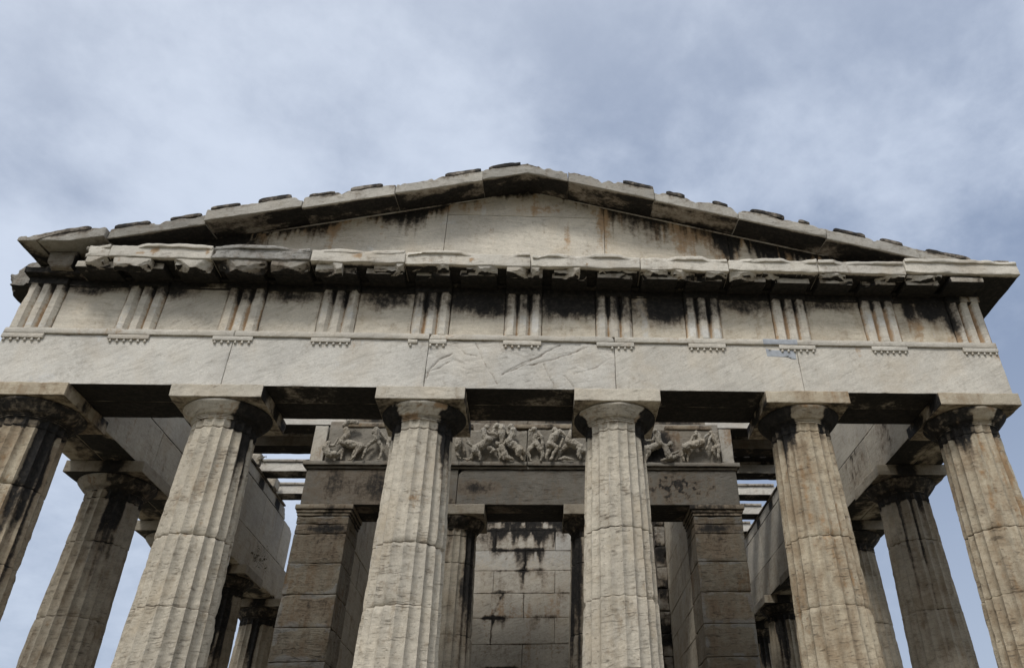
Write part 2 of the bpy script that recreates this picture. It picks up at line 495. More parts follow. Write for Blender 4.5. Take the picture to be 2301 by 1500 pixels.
# ---------------------------------------------------------------- columns
def column(x, y, rb, rt, ab, seed, joints, shaft_wear=None, cap_wear=None, ab_wear=None, res=.025, nseg=8, tone=.9, warm=.45, pit=.8,
           grime=0.0, ctone=None, chipped=1.0, z_hi=2.0, label=None):
    nf = 20; n = nf * nseg
    zech = ZA - HAB - .205
    zs = list(np.arange(0, z_hi, .16)) + list(np.arange(z_hi, zech - .20, res)) + list(np.linspace(zech - .19, zech, 14))
    for j in joints + [zech - .115]:
        zs += [j - .012, j - .004, j, j + .004, j + .012]
    zs = np.unique(np.round([z for z in zs if 0 <= z <= zech], 4))
    th = np.arange(n) / n * 2 * pi
    T, Z = np.meshgrid(th, zs, indexing='ij')
    T, Z = T.ravel(), Z.ravel()
    u = Z / zech
    rad = rb + (rt - rb) * u + .012 * np.sin(pi * u)
    fl = (T / (2 * pi) * nf) % 1.0
    S = np.stack([x + rad * np.sin(T), y - rad * np.cos(T), Z], 1)
    depth = .098 * rad * np.abs(np.sin(pi * fl)) ** .85
    top = sst(zech - .006, zech - .022, Z)                       # the flutes end in little arches under the annulets
    depth = depth * (0.25 + .75 * top)
    worn = np.clip(.25 + 1.5 * fbm(S, 1.1, 2, seed), 0, 1) * chipped
    arr = (1 - np.sin(pi * fl)) ** 5                              # the arrises are knocked off here and there
    depth = depth * (1 - .20 * worn)
    nick = arr * (.001 + .016 * np.clip(fbm(S * np.array([1, 1, .8]), 7.0, 3, seed + 4) - .06, 0, 1)) * chipped
    rad = rad - depth - nick
    rad = rad + .004 * fbm(S, 4.5, 4, seed + 1, .6) * (.5 + worn) + .0022 * fbm(S * np.array([1, 1, 2.2]), 14., 3, seed + 2, .6) * (.4 + worn)
    for k, j in enumerate(joints):
        dz = np.abs(Z - j + .006 * fbm(S, 3.0, 2, seed + k))
        rad = rad - .010 * np.exp(-(dz / .005) ** 2)
        big = np.clip(fbm(S, 2.3, 3, seed + 20 + k) - .05, 0, 1) * chipped
        rad = rad - .05 * big * np.exp(-(dz / (.015 + .04 * big)) ** 2)
        rad = rad + (.004 * (-1) ** k) * np.where(Z > j, 1, 0)
    dn = np.abs(Z - (zech - .115))
    rad = rad - .011 * np.exp(-(dn / .006) ** 2) + .004 * (Z > zech - .115)
    V = np.stack([x + rad * np.sin(T), y - rad * np.cos(T), Z], 1)
    m = len(zs); ids = np.arange(n * m).reshape(n, m)
    a, b = ids, np.roll(ids, -1, 0)
    F = np.stack([a[:, :-1], b[:, :-1], b[:, 1:], a[:, 1:]], -1).reshape(-1, 4)
    Td = np.degrees((T + pi) % (2 * pi) - pi)                     # 0 = towards the front, + = to the right
    w = zero(V)
    w[:, 0] += .5 * np.exp(-(dn / .007) ** 2) + .35 * sst(zech - .035, zech - .008, Z)
    for k, j in enumerate(joints):
        w[:, 0] += .55 * np.exp(-(np.abs(Z - j) / .006) ** 2) * (.75 + fbm(S, 2, 2, seed + k))
    w[:, 1] += (.32 + .9 * max(0, warm - .55)) * warm * (fbm(S * np.array([1, 1, .45]), 1.6, 4, seed + 8, .6) + .1 + .35 * max(0, warm - .6))
    w[:, 2] += .30 * (fbm(S, 1.9, 3, seed + 9) - .05)
    w[:, 2] += .34 * (1 - np.sin(pi * fl)) ** 4 * (.75 + fbm(S, 5., 2, seed))
    w[:, 1] += .16 * np.sin(pi * fl) - .05
    w[:, 0] += .10 * np.sin(pi * fl) * (.5 + fbm(S * np.array([1, 1, .5]), 2.2, 3, seed + 5))
    if shaft_wear is not None: w += shaft_wear(V, Td, Z, zech)
    o = put("column", mesh_of("column", V, F, w, True, None, 38), TEMPLE, tone, warm, pit, grime, label)
    # echinus with its annulets
    pr = [(rt - .03, zech - .001), (rt + .010, zech), (rt + .014, zech + .012), (rt - .002, zech + .016), (rt + .004, zech + .018), (rt + .022, zech + .022), (rt + .026, zech + .030), (rt + .008, zech + .033),
          (rt + .014, zech + .035), (rt + .034, zech + .039), (rt + .037, zech + .043), (rt + .022, zech + .046), (rt + .034, zech + .050)]
    re = ab * .965
    for k in range(1, 13):
        s = k / 12
        pr.append((rt + .034 + (re - rt - .034) * (s ** .92), zech + .045 + .125 * (s ** 1.12)))
    pr += [(re + .003, zech + .18), (re + .002, zech + .192), (re - .012, zech + .203), (re - .10, zech + .206)]
    ne = 96
    te = np.arange(ne) / ne * 2 * pi
    T2, K2 = np.meshgrid(te, np.arange(len(pr)), indexing='ij'); T2, K2 = T2.ravel(), K2.ravel()
    pr = np.array(pr); r2, z2 = pr[K2, 0], pr[K2, 1]
    S2 = np.stack([x + r2 * np.sin(T2), y - r2 * np.cos(T2), z2], 1)
    r2 = r2 + .006 * fbm(S2, 5., 3, seed + 3) - .03 * np.clip(fbm(S2, 2.6, 3, seed + 6) - .3, 0, 1)
    V2 = np.stack([x + r2 * np.sin(T2), y - r2 * np.cos(T2), z2], 1)
    ids = np.arange(ne * len(pr)).reshape(ne, -1); a, b = ids, np.roll(ids, -1, 0)
    F2 = np.stack([a[:, :-1], b[:, :-1], b[:, 1:], a[:, 1:]], -1).reshape(-1, 4)
    w2 = zero(V2)
    T2d = np.degrees((T2 + pi) % (2 * pi) - pi)
    w2[:, 0] += .34 * np.isin(K2, (3, 4, 7, 8, 11)) + .16 * np.clip(fbm(V2 * np.array([1, 1, 2.]), 6., 3, seed), 0, 1)
    w2[:, 0] += .22 * np.clip(fbm(V2, 9., 4, seed + 7, .65), 0, 1)
    w2[:, 1] += .36 + .5 * fbm(V2, 4., 3, seed + 1)
    if cap_wear is not None: w2 += cap_wear(V2, T2d)
    put("echinus", mesh_of("echinus", V2, F2, w2, True, None, 40), o, ctone or tone, warm * .8, pit, grime)
    V3, F3 = block(x - ab, x + ab, y - ab, y + ab, ZA - HAB, ZA - .003, res=.05, chip=.018, amp=.003, seed=seed + 2)
    N3 = normals(V3, F3)
    w3 = ab_wear(V3, N3) if ab_wear else under_crust(.6, 0, seed)(V3, N3)
    put("abacus", mesh_of("abacus", V3, F3, w3), o, (ctone or tone), warm * .9, pit * .6, grime)
    return o


def sector(T, lo, hi, soft=6.0):
    d = np.maximum(lo - T, T - hi)
    return sst(soft, -soft, d)


def cap_crust(pale, out=.95, inn=.08, extra=None):
    lo, hi = pale
    def fn(V, T):
        w = zero(V)
        k = sector(T + 9 * fbm(V, 9., 2, lo), lo, hi, 5)
        w[:, 0] = inn * k + out * (1 - k)
        w[:, 0] *= sst(ZA - HAB + .01, ZA - HAB - .02, V[:, 2]) * .25 + .75
        if extra: w[:, 0] += extra(V, T)
        return w
    return fn


def shaft_crust(pale, streaks=(), rust=(), neck=.95):
    """neck crust outside the washed sector; streaks: (angle, half width, length, strength)"""
    lo, hi = pale
    def fn(V, T, Z, zt):
        w = zero(V)
        k = sector(T, lo, hi, 4)
        w[:, 0] += neck * (1 - k) * sst(zt - .17, zt - .10, Z + .05 * fbm(V, 6., 2, lo))
        for a, hw, L, s in streaks:
            wob = 6 * fbm(V * np.array([1, 1, .6]), 2.5, 3, a)
            e = sst(hw, hw * .55, np.abs(T - a + wob))
            ll = L * (1 + .8 * fbm(V * np.array([6, 6, .2]), 1.6, 2, a + 3))
            w[:, 0] += s * e * np.clip(1.4 - 1.1 * (zt - Z) / ll, 0, 1)
        for a, hw, zc, hz, s in rust:
            e = sst(hw, hw * .3, np.abs(T - a + 5 * fbm(V, 2.5, 3, a)))
            w[:, 1] += .62 * s * (.7 + 1.1 * fbm(V, 4.5, 3, a + 1)) * e * np.exp(-((Z - zc) / hz) ** 2)
        return w
    return fn


FRONT = [
    dict(j=[4.46, 3.55, 3.0], pale=(200, 201), out=.62, neck=.55, streaks=[(52, 16, 1.5, .95), (75, 14, 2.2, .8), (20, 5, .5, .55)],
         rust=[(24, 16, 4.7, .8, .7), (0, 12, 4.2, .9, .5), (40, 12, 3.9, .6, .6)], tone=.84, warm=.8, label="leftmost front column, brown streaked, cut by the photo's edge"),
    dict(j=[3.82, 3.0, 2.0], pale=(-75, 30), out=.92, neck=.95, streaks=[(70, 18, .9, .9), (38, 5, .3, .5)], rust=[(5, 40, 3.85, .3, .6), (20, 14, 4.5, .4, .35)], tone=.96, warm=.52, label=None),
    dict(j=[3.72, 3.0, 2.0], pale=(-37, 35), out=1.0, neck=1.0, streaks=[(62, 18, .9, .9), (-72, 16, .5, .6)], rust=[(15, 40, 4.25, .45, .5), (-20, 20, 3.3, .3, .4)], tone=1.0, warm=.46, label=None),
    dict(j=[3.9, 3.08, 2.3], pale=(-62, 40), out=.9, neck=.85, streaks=[(64, 16, .6, .8)], rust=[(-5, 40, 4.35, .4, .5), (15, 25, 3.0, .3, .35)], tone=1.0, warm=.48, label=None),
    dict(j=[3.79, 2.96, 2.0], pale=(-24, 28), out=.88, neck=.6, streaks=[(-45, 22, .5, .8), (30, 8, .35, .5)], rust=[(5, 45, 3.5, .45, .75), (-15, 26, 4.4, .7, .55), (25, 10, 4.6, .6, .4)], tone=.90, warm=.74, label=None),
    dict(j=[3.9, 3.1, 2.2], pale=(-12, 22), out=.72, neck=.62, streaks=[(-42, 24, .5, .75), (30, 10, .3, .5)], rust=[(-20, 14, 4.6, .9, .6), (30, 14, 4.4, 1.2, .62), (5, 20, 3.4, .5, .5)], tone=.88, warm=.72, label="rightmost front column with brown streaks and a blackened capital"),
]
for i, d in enumerate(FRONT):
    def ex(V, T, i=i):
        if i != 5: return 0
        return .35 * fbm(V * np.array([9, 9, 1.0]), 1.4, 3, 4)
    def abw(V, N, i=i):
        w = under_crust(.62 if i not in (2, 3) else .5, 0, i)(V, N)
        w[:, 1] += (.30 if i in (0, 4, 5) else .12) * (.8 + fbm(V, 3., 3, i)) * sst(.6, .9, -N[:, 1])
        w[:, 0] += .75 * sst(.5, .9, N[:, 0] * (1 if AX[i] < 0 else -1)) * (.7 + fbm(V, 4., 3, i))
        return w
    column(AX[i], 0, .509, .395, .5748, 10 + i * 3.3, d['j'], shaft_crust(d['pale'], d['streaks'], d['rust'], d['neck']),
           cap_crust(d['pale'], d['out'], .05, ex), abw, tone=d['tone'], warm=d['warm'], label=d['label'])

for s in (-1, 1):
    for k in range(1, 7):
        y = 2.413 + 2.583 * (k - 1)
        if s < 0:
            st = [[(34, 24, 1.15, .95), (-20, 10, .6, .5)], [(10, 15, .9, .8)], [(20, 20, 1.6, .9), (45, 14, 2., .8)], [(12, 18, 1.6, .95)], [(0, 20, 1, .9)], [(0, 20, 1, .9)]][k - 1]
            pal = [(-90, 8), (-80, 20), (200, 201), (200, 201), (0, 1), (0, 1)][k - 1]
        else:
            st = [[(-38, 6, 2.4, .66), (-8, 5, 2.2, .72), (15, 12, .4, .7)], [(-40, 22, 1.2, .8)], [(-20, 20, 1.5, .9)], [(-30, 25, 1.3, .9)], [(0, 20, 1, .9)], [(0, 20, 1, .9)]][k - 1]
            pal = [(200, 201), (200, 201), (200, 201), (200, 201), (0, 1), (0, 1)][k - 1]
        def abw(V, N, k=k, s=s):
            w = under_crust(.75, .1, k)(V, N)
            w[:, 0] += spot(V, (s * 6.2875 + (.1 if s < 0 else -.1), 2.413 + 2.583 * (k - 1) - .57, ZA - .1), (.22, .4, .3), .95)
            return w
        column(s * 6.2875, y, .509, .395, .5748, 60 + k * 2.9 + s, [4.55 if k % 2 else 3.9, 3.5 if k % 2 else 3.0, 2.2], shaft_crust(pal, st, [(20 * s, 20, 3.6, 1., .35)], .7),
               cap_crust(pal, .62, .15), abw, res=.035 if k < 3 else .06, nseg=8 if k < 3 else 6, tone=.60, warm=.62, pit=.8, grime=.12, z_hi=2.4)  # low tone holds both grime and the shade inside the colonnade

for s in (-1, 1):
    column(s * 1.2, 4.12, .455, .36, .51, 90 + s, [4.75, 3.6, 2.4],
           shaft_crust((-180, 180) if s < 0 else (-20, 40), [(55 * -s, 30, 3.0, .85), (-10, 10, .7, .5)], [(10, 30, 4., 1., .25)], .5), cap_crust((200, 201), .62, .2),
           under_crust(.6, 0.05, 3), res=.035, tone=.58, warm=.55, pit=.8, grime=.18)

# ---------------------------------------------------------------- architrave
YF = -.523
CRACKS = [([[-.643, 6.44], [-.572, 6.283], [-.522, 6.157], [-.421, 5.97], [-.304, 5.788]], .008, .010),
          ([[.304, 6.10], [.367, 5.934], [.453, 5.785]], .008, .014), ([[.583, 5.917], [.644, 5.849], [.715, 5.761]], .008, .014),
          ([[-1.255, 5.869], [-1.204, 6.006], [-1.117, 6.147], [-.953, 6.241]], .011, .016),
          ([[-.252, 5.925], [-.126, 6.037], [.021, 6.116], [.17, 6.182], [.398, 6.343], [.52, 6.411]], .010, .013),
          ([[-1.246, 5.958], [-1.16, 5.98], [-.967, 6.121]], .008, .012), ([[-.183, 5.974], [-.008, 6.067], [.259, 6.226]], .008, .014),
          ([[.1, 6.08], [.5, 6.2], [.9, 6.38]], .010, .008), ([[-.9, 6.38], [-.75, 6.25], [-.62, 6.2]], .010, .010), ([[.7, 5.95], [.95, 6.02], [1.2, 6.2]], .008, .006)]


def crack_field(P, cracks, wob=.02):
    Q = P[:, [0, 2]] + wob * np.stack([fbm(P, 6, 3, 1), fbm(P, 6, 3, 2)], 1)
    dep = np.zeros(len(P)); dark = np.zeros(len(P))
    for pts, w, dp in cracks:
        pts = np.array(pts); best = np.full(len(P), 9.)
        for a, b in zip(pts[:-1], pts[1:]):
            ab = b - a; t = np.clip(((Q - a) @ ab) / (ab @ ab), 0, 1)
            best = np.minimum(best, np.linalg.norm(Q - a - t[:, None] * ab, axis=1))
        g = np.exp(-(best / w) ** 2)
        dep = np.maximum(dep, dp * g); dark = np.maximum(dark, g)
    return dep, dark


JX = [-6.8275, -3.865, -1.27, 1.28, 3.865, 6.8275]
for i in range(5):
    x0, x1 = JX[i] + .003, JX[i + 1] - .003
    box = (x0, x1, YF, -.05, ZA, 6.455)
    V, F = block(*box, res=(.012, .15, .012) if i == 2 else (.035, .1, .035), chip=.017 if i != 2 else .024, amp=.0025 if i != 2 else .006, seed=20 + i * 1.9)
    w = under_crust(1.15, 0, i, 1.0)(V, normals(V, F))
    front = sst(.06, .02, V[:, 1] - YF)
    if i == 2:
        dep, dk = crack_field(V, CRACKS)
        rough = np.clip(fbm(V * np.array([1, 1, 1.6]), 1.5, 2, 5) + .1, 0, 1)
        dep = dep + .024 * np.abs(fbm(V * np.array([1, 1, 2.0]) + V[:, [2, 0, 0]] * .5, 4.0, 4, 6, .6)) * rough
        V[:, 1] += dep * front
        w[:, 0] += .44 * dk * front
        w[:, 1] += .18 * dk * front
    w[:, 1] += front * (.42 * drips(V, 6.46, .30, f=1.3, seed=i) * (.4 + 1.2 * fbm(V * np.array([1, 1, .3]), 3, 3, i)) + .25 * spot(V, (5.9, YF, 6.0), (.25, .2, .5), 1.) + .35 * spot(V, (6.5, YF, 5.9), (.18, .2, .25), 1.) + .3 * spot(V, (3.78, YF, 6.1), (.06, .2, .5), 1.))
    w[:, 2] += front * .55 * (fbm(V * np.array([1, 1, 1.6]), 1.1, 4, i) + .15)
    a = put("architrave_block", mesh_of("architrave_block", V, F, w), TEMPLE, 1.08, .17 if i < 3 else .27, .40 if i != 2 else .5, 0,
            "cracked and flaking central architrave block" if i == 2 else None)
    # the taenia above it
    if i == 2: kw = dict(chip=.05, cf=3.5, amp=.008)
    else: kw = dict(chip=.010, amp=.002)
    stone("taenia", (x0, x1, YF - .032, -.06, 6.458, 6.545), a, lambda P, N: np.c_[.15 * sst(.3, .9, -N[:, 2]), .22 + .3 * fbm(P, 2.3, 3, 1), .2 * fbm(P, 2, 3, 3)], warm=.3, res=.035, **kw)
    stone("architrave_back_block", (x0, x1, -.045, .42, ZA + .002, 6.545), TEMPLE, under_crust(1.25, .15, i + 7, 1.1), tone=.6, warm=.5, res=.12)

# blue-grey modern repair let into the fourth architrave joint
PATCH = simple_material("new_grey_marble", (0.36, 0.375, 0.395), (0.28, 0.292, 0.308), 9)
V, F = block(3.40, 3.835, YF - .004, YF + .05, 6.235, 6.386, res=.03, chip=.006, cuts=[((3.47, YF, 6.386), (-.20, 0, -.42), .008)], seed=3)
pa = put("patch_stone", mesh_of("patch_stone", V, F, zero(V), mat=PATCH), TEMPLE, label="small blue-grey modern repair let into the beam")
V, F = block(3.39, 3.885, YF - .036, YF + .02, 6.459, 6.548, res=.03, chip=.005, seed=4)
put("patch_fillet", mesh_of("patch_fillet", V, F, zero(V), mat=PATCH), pa)

TXC = [0.0]
CORN = 6.8275; TH = .2626
for j in range(1, 4): TXC += [1.2915 * j, -1.2915 * j]
TXC += [CORN - TH, -CORN + TH, (3.8745 + CORN - TH) / 2, -(3.8745 + CORN - TH) / 2]
TXC = sorted(TXC)

# ---------------------------------------------------------------- regulae with their guttae
gV = []
for k, (r, z) in enumerate([(.0, 0), (.010, 0), (.014, -.010), (.018, -.030), (.019, -.040), (.010, -.046), (0, -.047)]):
    a = np.arange(10) / 10 * 2 * pi
    gV.append(np.stack([r * np.cos(a), r * np.sin(a), a * 0 + z], 1))
gV = np.concatenate(gV); ids = np.arange(70).reshape(7, 10)
gF = np.stack([ids[:-1], np.roll(ids, -1, 1)[:-1], np.roll(ids, -1, 1)[1:], ids[1:]], -1).reshape(-1, 4)[:, ::-1]
GUTTA = mesh_of("gutta", gV, gF, zero(gV) + np.array([.05, .3, 0]))
for q, xc in enumerate(TXC):
    spans = [(xc - TH, xc + TH)]
    if q == 4: spans = [(xc - TH, xc - .13), (xc + .02, xc + TH)]
    for x0, x1 in spans:
        rg = stone("regula", (x0, x1, YF - .030, YF + .05, 6.388, 6.456), TEMPLE, lambda P, N: np.c_[.2 * sst(.3, .9, -N[:, 2]), .15 + .3 * fbm(P, 3, 3, 1), .2 * fbm(P, 3, 3, 2)],
                   chip=.035 if q == 6 and False else (.03 if q in (4,) else .008), warm=.25, res=.03)
        for m in range(6):
            gx = xc - TH + .04 + m * (2 * TH - .08) / 5
            if not (x0 + .01 < gx < x1 - .005) or (q == 6 and m < 2) or (q == 5 and m == 3): continue
            g = bpy.data.objects.new("gutta", GUTTA); COL.objects.link(g)
            g.location = (gx, YF - .012, 6.390); g.parent = rg; g.color = (.95, .3, .3, .05)

# ---------------------------------------------------------------- frieze: triglyphs and metopes
FRC = {  # where black crust has settled: (x, z, rx, rz, strength)
}
FRIEZE_STAINS = [(-6.0, 7.24, .9, .10, .6), (-4.9, 7.28, .5, .16, .7), (-3.2, 7.22, .45, .16, .65), (-1.95, 7.16, .5, .16, .62), (-.65, 7.14, .6, .22, .82), (-.45, 7.05, .5, .20, .7),
                 (.68, 7.12, .66, .26, .9), (1.35, 7.12, .33, .28, .85), (2.08, 7.07, .40, .26, .88), (2.55, 7.16, .5, .2, .8), (3.3, 7.18, .5, .16, .62), (3.9, 7.2, .4, .22, .7), (4.5, 7.22, .5, .12, .6),
                 (5.72, 7.1, .14, .2, .75), (6.05, 7.1, .30, .16, .85), (6.32, 6.98, .18, .32, .8), (-3.87, 7.2, .35, .2, .7), (-2.58, 7.2, .3, .2, .7), (-1.3, 7.2, .3, .3, .8), (0.0, 7.18, .3, .3, .85), (5.2, 7.25, .4, .14, .6), (-5.17, 7.22, .3, .14, .6), (2.58, 7.1, .25, .3, .8)]


def frieze_wear(P, N):
    w = zero(P)
    wobx = P[:, 0] + .10 * fbm(P, 2.2, 3, 1); wobz = P[:, 2] + .07 * fbm(P, 3.1, 3, 2)
    for x, z, rx, rz, a in FRIEZE_STAINS:
        q = ((wobx - x) / rx) ** 2 + (np.minimum(wobz - z, 0) / rz) ** 2
        w[:, 0] = np.maximum(w[:, 0], a * np.clip(1.45 - np.sqrt(q), 0, 1))
    w[:, 0] += sst(7.26, 7.30, P[:, 2] + .02 * fbm(P, 4, 2, 3)) * (.42 + .3 * fbm(P, 1.4, 3, 4))
    w[:, 0] += .8 * sst(.5, .9, -N[:, 2]) * sst(6.7, 7., P[:, 2])
    w[:, 1] += .22 * sst(-1, 6.5, P[:, 0]) + .25 * fbm(P, 1.6, 3, 5)
    for x, a in ((5.75, .36), (6.2, .25), (2.25, .25), (-6.5, .2)):
        w[:, 1] += a * sst(.16, .04, np.abs(wobx - x - .1 * (P[:, 2] - 7)))
    w[:, 2] += .55 * sst(.10, .03, np.abs(wobx - 1.72)) + .4 * spot(P, (5.98, -.5, 6.72), (.16, .3, .2))
    return w


for q, xc in enumerate(TXC):
    gx = [xc - .0875, xc + .0875]
    ex = [xc + a for a in (-.237, -.2126, -.2116, -.172, -.1345, -.1335, -.111, -.0875, -.064, -.0415, -.0405, 0, .0405, .0415, .064, .0875, .111, .1335, .1345, .172, .2116, .2126, .237)]
    V, F = block(xc - TH + .003, xc + TH - .003, -.532, -.30, 6.551, 7.372, res=(.6, .1, .03), r0=.003, chip=.014, amp=.0025, seed=30 + q, extra=(ex, (), (7.245, 7.262, 7.275, 7.28)))
    fr = sst(.10, .04, V[:, 1] + .532)
    g = np.zeros(len(V))
    xx = V[:, 0] + .0015 * fbm(V, 3, 2, q)
    for x in gx: g = np.maximum(g, np.clip(1 - np.abs(xx - x) / .046, 0, 1))
    for x in (xc - TH, xc + TH): g = np.maximum(g, .85 * np.clip(1 - np.abs(xx - x) / .05, 0, 1))
    worn = 1 - .55 * np.clip(fbm(V, 1.7, 2, q * 2.2) + .1, 0, 1)
    V[:, 1] += fr * .062 * g * sst(7.275, 7.245, V[:, 2]) * worn
    V[:, 1] -= fr * .012 * sst(7.268, 7.275, V[:, 2])
    V[:, 1] += fr * .05 * np.clip(fbm(V, 2.6, 3, q * 3.3) - .32, 0, 1)
    w = frieze_wear(V, normals(V, F))
    w[:, 0] += .20 * g * fr * sst(6.5, 7.3, V[:, 2]) + .08 * g
    w[:, 1] += .72 * g * fr
    w[:, 0] *= 1 - .30 * (1 - g) * fr * sst(7.28, 7.24, V[:, 2])
    w[:, 2] += .55 * (1 - g) * fr * (.6 + fbm(V, 2, 3, q)) * sst(7.27, 7.0, V[:, 2])
    put("triglyph", mesh_of("triglyph", V, F, w, True, None, 26), TEMPLE, 1.12, .38, .5, .02, "rightmost triglyph, streaked brown and black" if q == 10 else None)
for q in range(10):
    x0, x1 = TXC[q] + TH + .003, TXC[q + 1] - TH - .003
    V, F = block(x0, x1, -.472, -.30, 6.551, 7.372, res=(.035, .1, .035), chip=.008, amp=.004, seed=50 + q * 1.7, extra=((), (), (7.262, 7.275, 7.28)))
    fr = sst(.10, .04, V[:, 1] + .472)
    V[:, 1] -= fr * .026 * sst(7.262, 7.275, V[:, 2] + .01 * fbm(V, 4, 2, q))
    V[:, 1] += fr * .012 * np.clip(fbm(V * np.array([1, 1, 2.4]), 2.4, 4, q * 1.9, .6), 0, 1)
    w = frieze_wear(V, normals(V, F))
    put("metope", mesh_of("metope", V, F, w), TEMPLE, 1.04, .40 + .02 * q, .45, .02, None)
for i in range(6):
    x0 = -6.80 + i * 13.6 / 6
    stone("frieze_back_block", (x0 + .003, x0 + 13.6 / 6 - .003, -.29, .42, 6.551, 7.40), TEMPLE, None, tone=.8, warm=.4, res=.2)

# ---------------------------------------------------------------- horizontal cornice
CJ = [-5.97, -5.62, -4.265, -2.945, -1.655, .095, 1.645, 2.925, 4.24, 5.545, 7.285]
CINFO = {0: (.85, .2), 2: (.55, .5)}
PAINT = [(-5.22, 7.52, .085, .8), (-5.03, 7.52, .08, .8), (-4.34, 7.53, .05, .5), (-1.27, 7.48, .09, .75), (-1.03, 7.5, .03, .6), (-.72, 7.49, .11, .6), (.86, 7.5, .07, .65), (1.75, 7.5, .03, .6), (-2.3, 7.53, .1, .5)]
for i in range(10):
    x0, x1 = CJ[i] + .004, CJ[i + 1] - .004
    z0, z1 = 7.425, 7.610
    if 3 <= i <= 6: z0 -= .012
    if i == 9: z0, z1 = 7.455, 7.66
    grey = i == 2
    dy = [0.02, 0, -.012, .0, .006, 0.0, .008, 0, .004, -.004][i]
    cuts = []
    if i == 0: cuts = [((-5.90, -1.0, 7.5), (-1, -.55, -.25), .12)]
    if i == 9: cuts = []
    V, F = block(x0, x1, -1.0 + dy, .40, z0, z1, res=(.03, .07, .022), r0=.008, chip=.022 if not grey else .06, cf=3.6, amp=.004 if not grey else .012, seed=70 + i * 2.1, cuts=cuts)
    V[:, 2] += sst(z1 - .05, z1, V[:, 2]) * (.018 * N1(V[:, 0], 2.2, i + .5)) + sst(z0 + .05, z0, V[:, 2]) * sst(-.9, -.98, V[:, 1]) * .022 * N1(V[:, 0], 2.6, i + 7.5)
    parts = [(V, F)]
    # battered lip along the top edge
    lc = [((x0 + (x1 - x0) * .2, -1.03, z1 + .02), (-.25, -.2, .9), .03)] if i in (4, 5) else []
    if i not in (0,):
        parts.append(block(x0 + .01, x1 - .01, -1.034 + dy, -.55, z1 - .030, z1 + .028, res=(.03, .07, .02), chip=.055, cf=2.6, amp=.006, seed=90 + i * 3.1, cuts=lc))
    else:
        parts.append(block(x0 + .05, x1 - .01, -1.03 + dy, -.55, z1 - .03, z1 + .025, res=(.03, .07, .02), chip=.02, amp=.004, seed=90))

    Lv = parts[-1][0]
    lo_ = np.clip(N1(Lv[:, 0], 1.3, i * 1.7 + 3) * 1.5 + .1, -.4, 1)
    Lv[:, 2] -= .030 * np.clip(lo_, 0, 1) - .014 * np.clip(N1(Lv[:, 0], 3.1, i), -1, 1)
    Lv[:, 1] += .055 * np.clip(lo_, 0, 1) * sst(-.8, -1.0, Lv[:, 1])

    def cw(P, N, i=i, grey=grey, z1=z1):
        w = zero(P)
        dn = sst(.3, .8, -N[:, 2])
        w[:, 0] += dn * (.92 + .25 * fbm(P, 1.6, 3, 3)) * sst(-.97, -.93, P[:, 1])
        w[:, 0] += .30 * np.clip(fbm(P, 1.2, 3, i + 4), 0, 1) + .25 * sst(z1 + .01, z1 + .04, P[:, 2])
        for x, z, r, a in PAINT:
            w[:, 1] += 1.15 * a * np.clip(1.4 - np.sqrt(((P[:, 0] - x) / r) ** 2 + ((P[:, 2] - z) / .06) ** 2), 0, 1) * (.55 + 1.2 * fbm(P, 12, 3, 7))
        w[:, 1] += .14
        if grey: w[:, 0] += .22 + .2 * fbm(P, 5, 3, 9)
        return w
    cb = heap("cornice_block", parts, TEMPLE, cw, tone=1.10 if not grey else .62, warm=.30 if not grey else .1, pit=.5 if not grey else 1.0, grime=.03 if not grey else .12,
              label={2: "dark grey rough cornice block", 0: "broken cornice stub at the left end", 9: "cornice block at the right corner with a worn lip"}.get(i))
    cb_list = globals().setdefault('CB', []); cb_list.append((x0, x1, cb))

# mutules under the cornice: black slabs whose front edge has mostly broken away
def owner(x):
    return ([c for a, b, c in CB if a - .01 <= x <= b + .01] or [CB[-1][2] if x > 0 else CB[0][2]])[0]


for k in range(-9, 11):
    xc = .6458 * k
    rs = np.random.default_rng(100 + k)
    y0 = -.90 + .05 * rs.random() if k != 10 else -.96
    cuts = [((xc + rs.uniform(-.2, .2), y0, 7.33), (rs.uniform(-.5, .5), -1, -.5), .05)] if k != 10 else []
    stone("mutule", (xc - .255, xc + .255, y0, -.50, 7.315 if k != 10 else 7.335, 7.42), owner(xc),
          lambda P, N: np.c_[1.0 + .3 * fbm(P, 3, 3, 2) - .7 * sst(.8, .95, -N[:, 1]), P[:, 0] * 0 + .1, P[:, 0] * 0], tone=.9, warm=.35, pit=.6, chip=.02, amp=.006, res=.035, cuts=cuts,
          warp=lambda P: P + np.c_[P[:, :2] * 0, (P[:, 1] + .9) * .10 * sst(7.42, 7.33, P[:, 2])])
FRAG = [(-5.89, -5.64, 7.26), (-5.54, -5.05, 7.25), (-4.77, -4.27, 7.245), (-4.24, -3.53, 7.24), (-3.46, -2.96, 7.26), (-2.92, -2.5, 7.235), (-2.14, -1.67, 7.27), (-1.62, -1.05, 7.33), (-.85, -.37, 7.305),
        (-.24, .085, 7.275), (.105, .26, 7.29), (.38, .79, 7.28), (1.06, 1.63, 7.35), (1.66, 2.04, 7.325), (2.09, 2.49, 7.29), (2.59, 2.91, 7.32), (2.94, 3.34, 7.295), (3.41, 3.72, 7.345), (3.92, 4.21, 7.385), (4.26, 4.67, 7.345), (5.09, 5.52, 7.335), (5.56, 6.12, 7.345)]
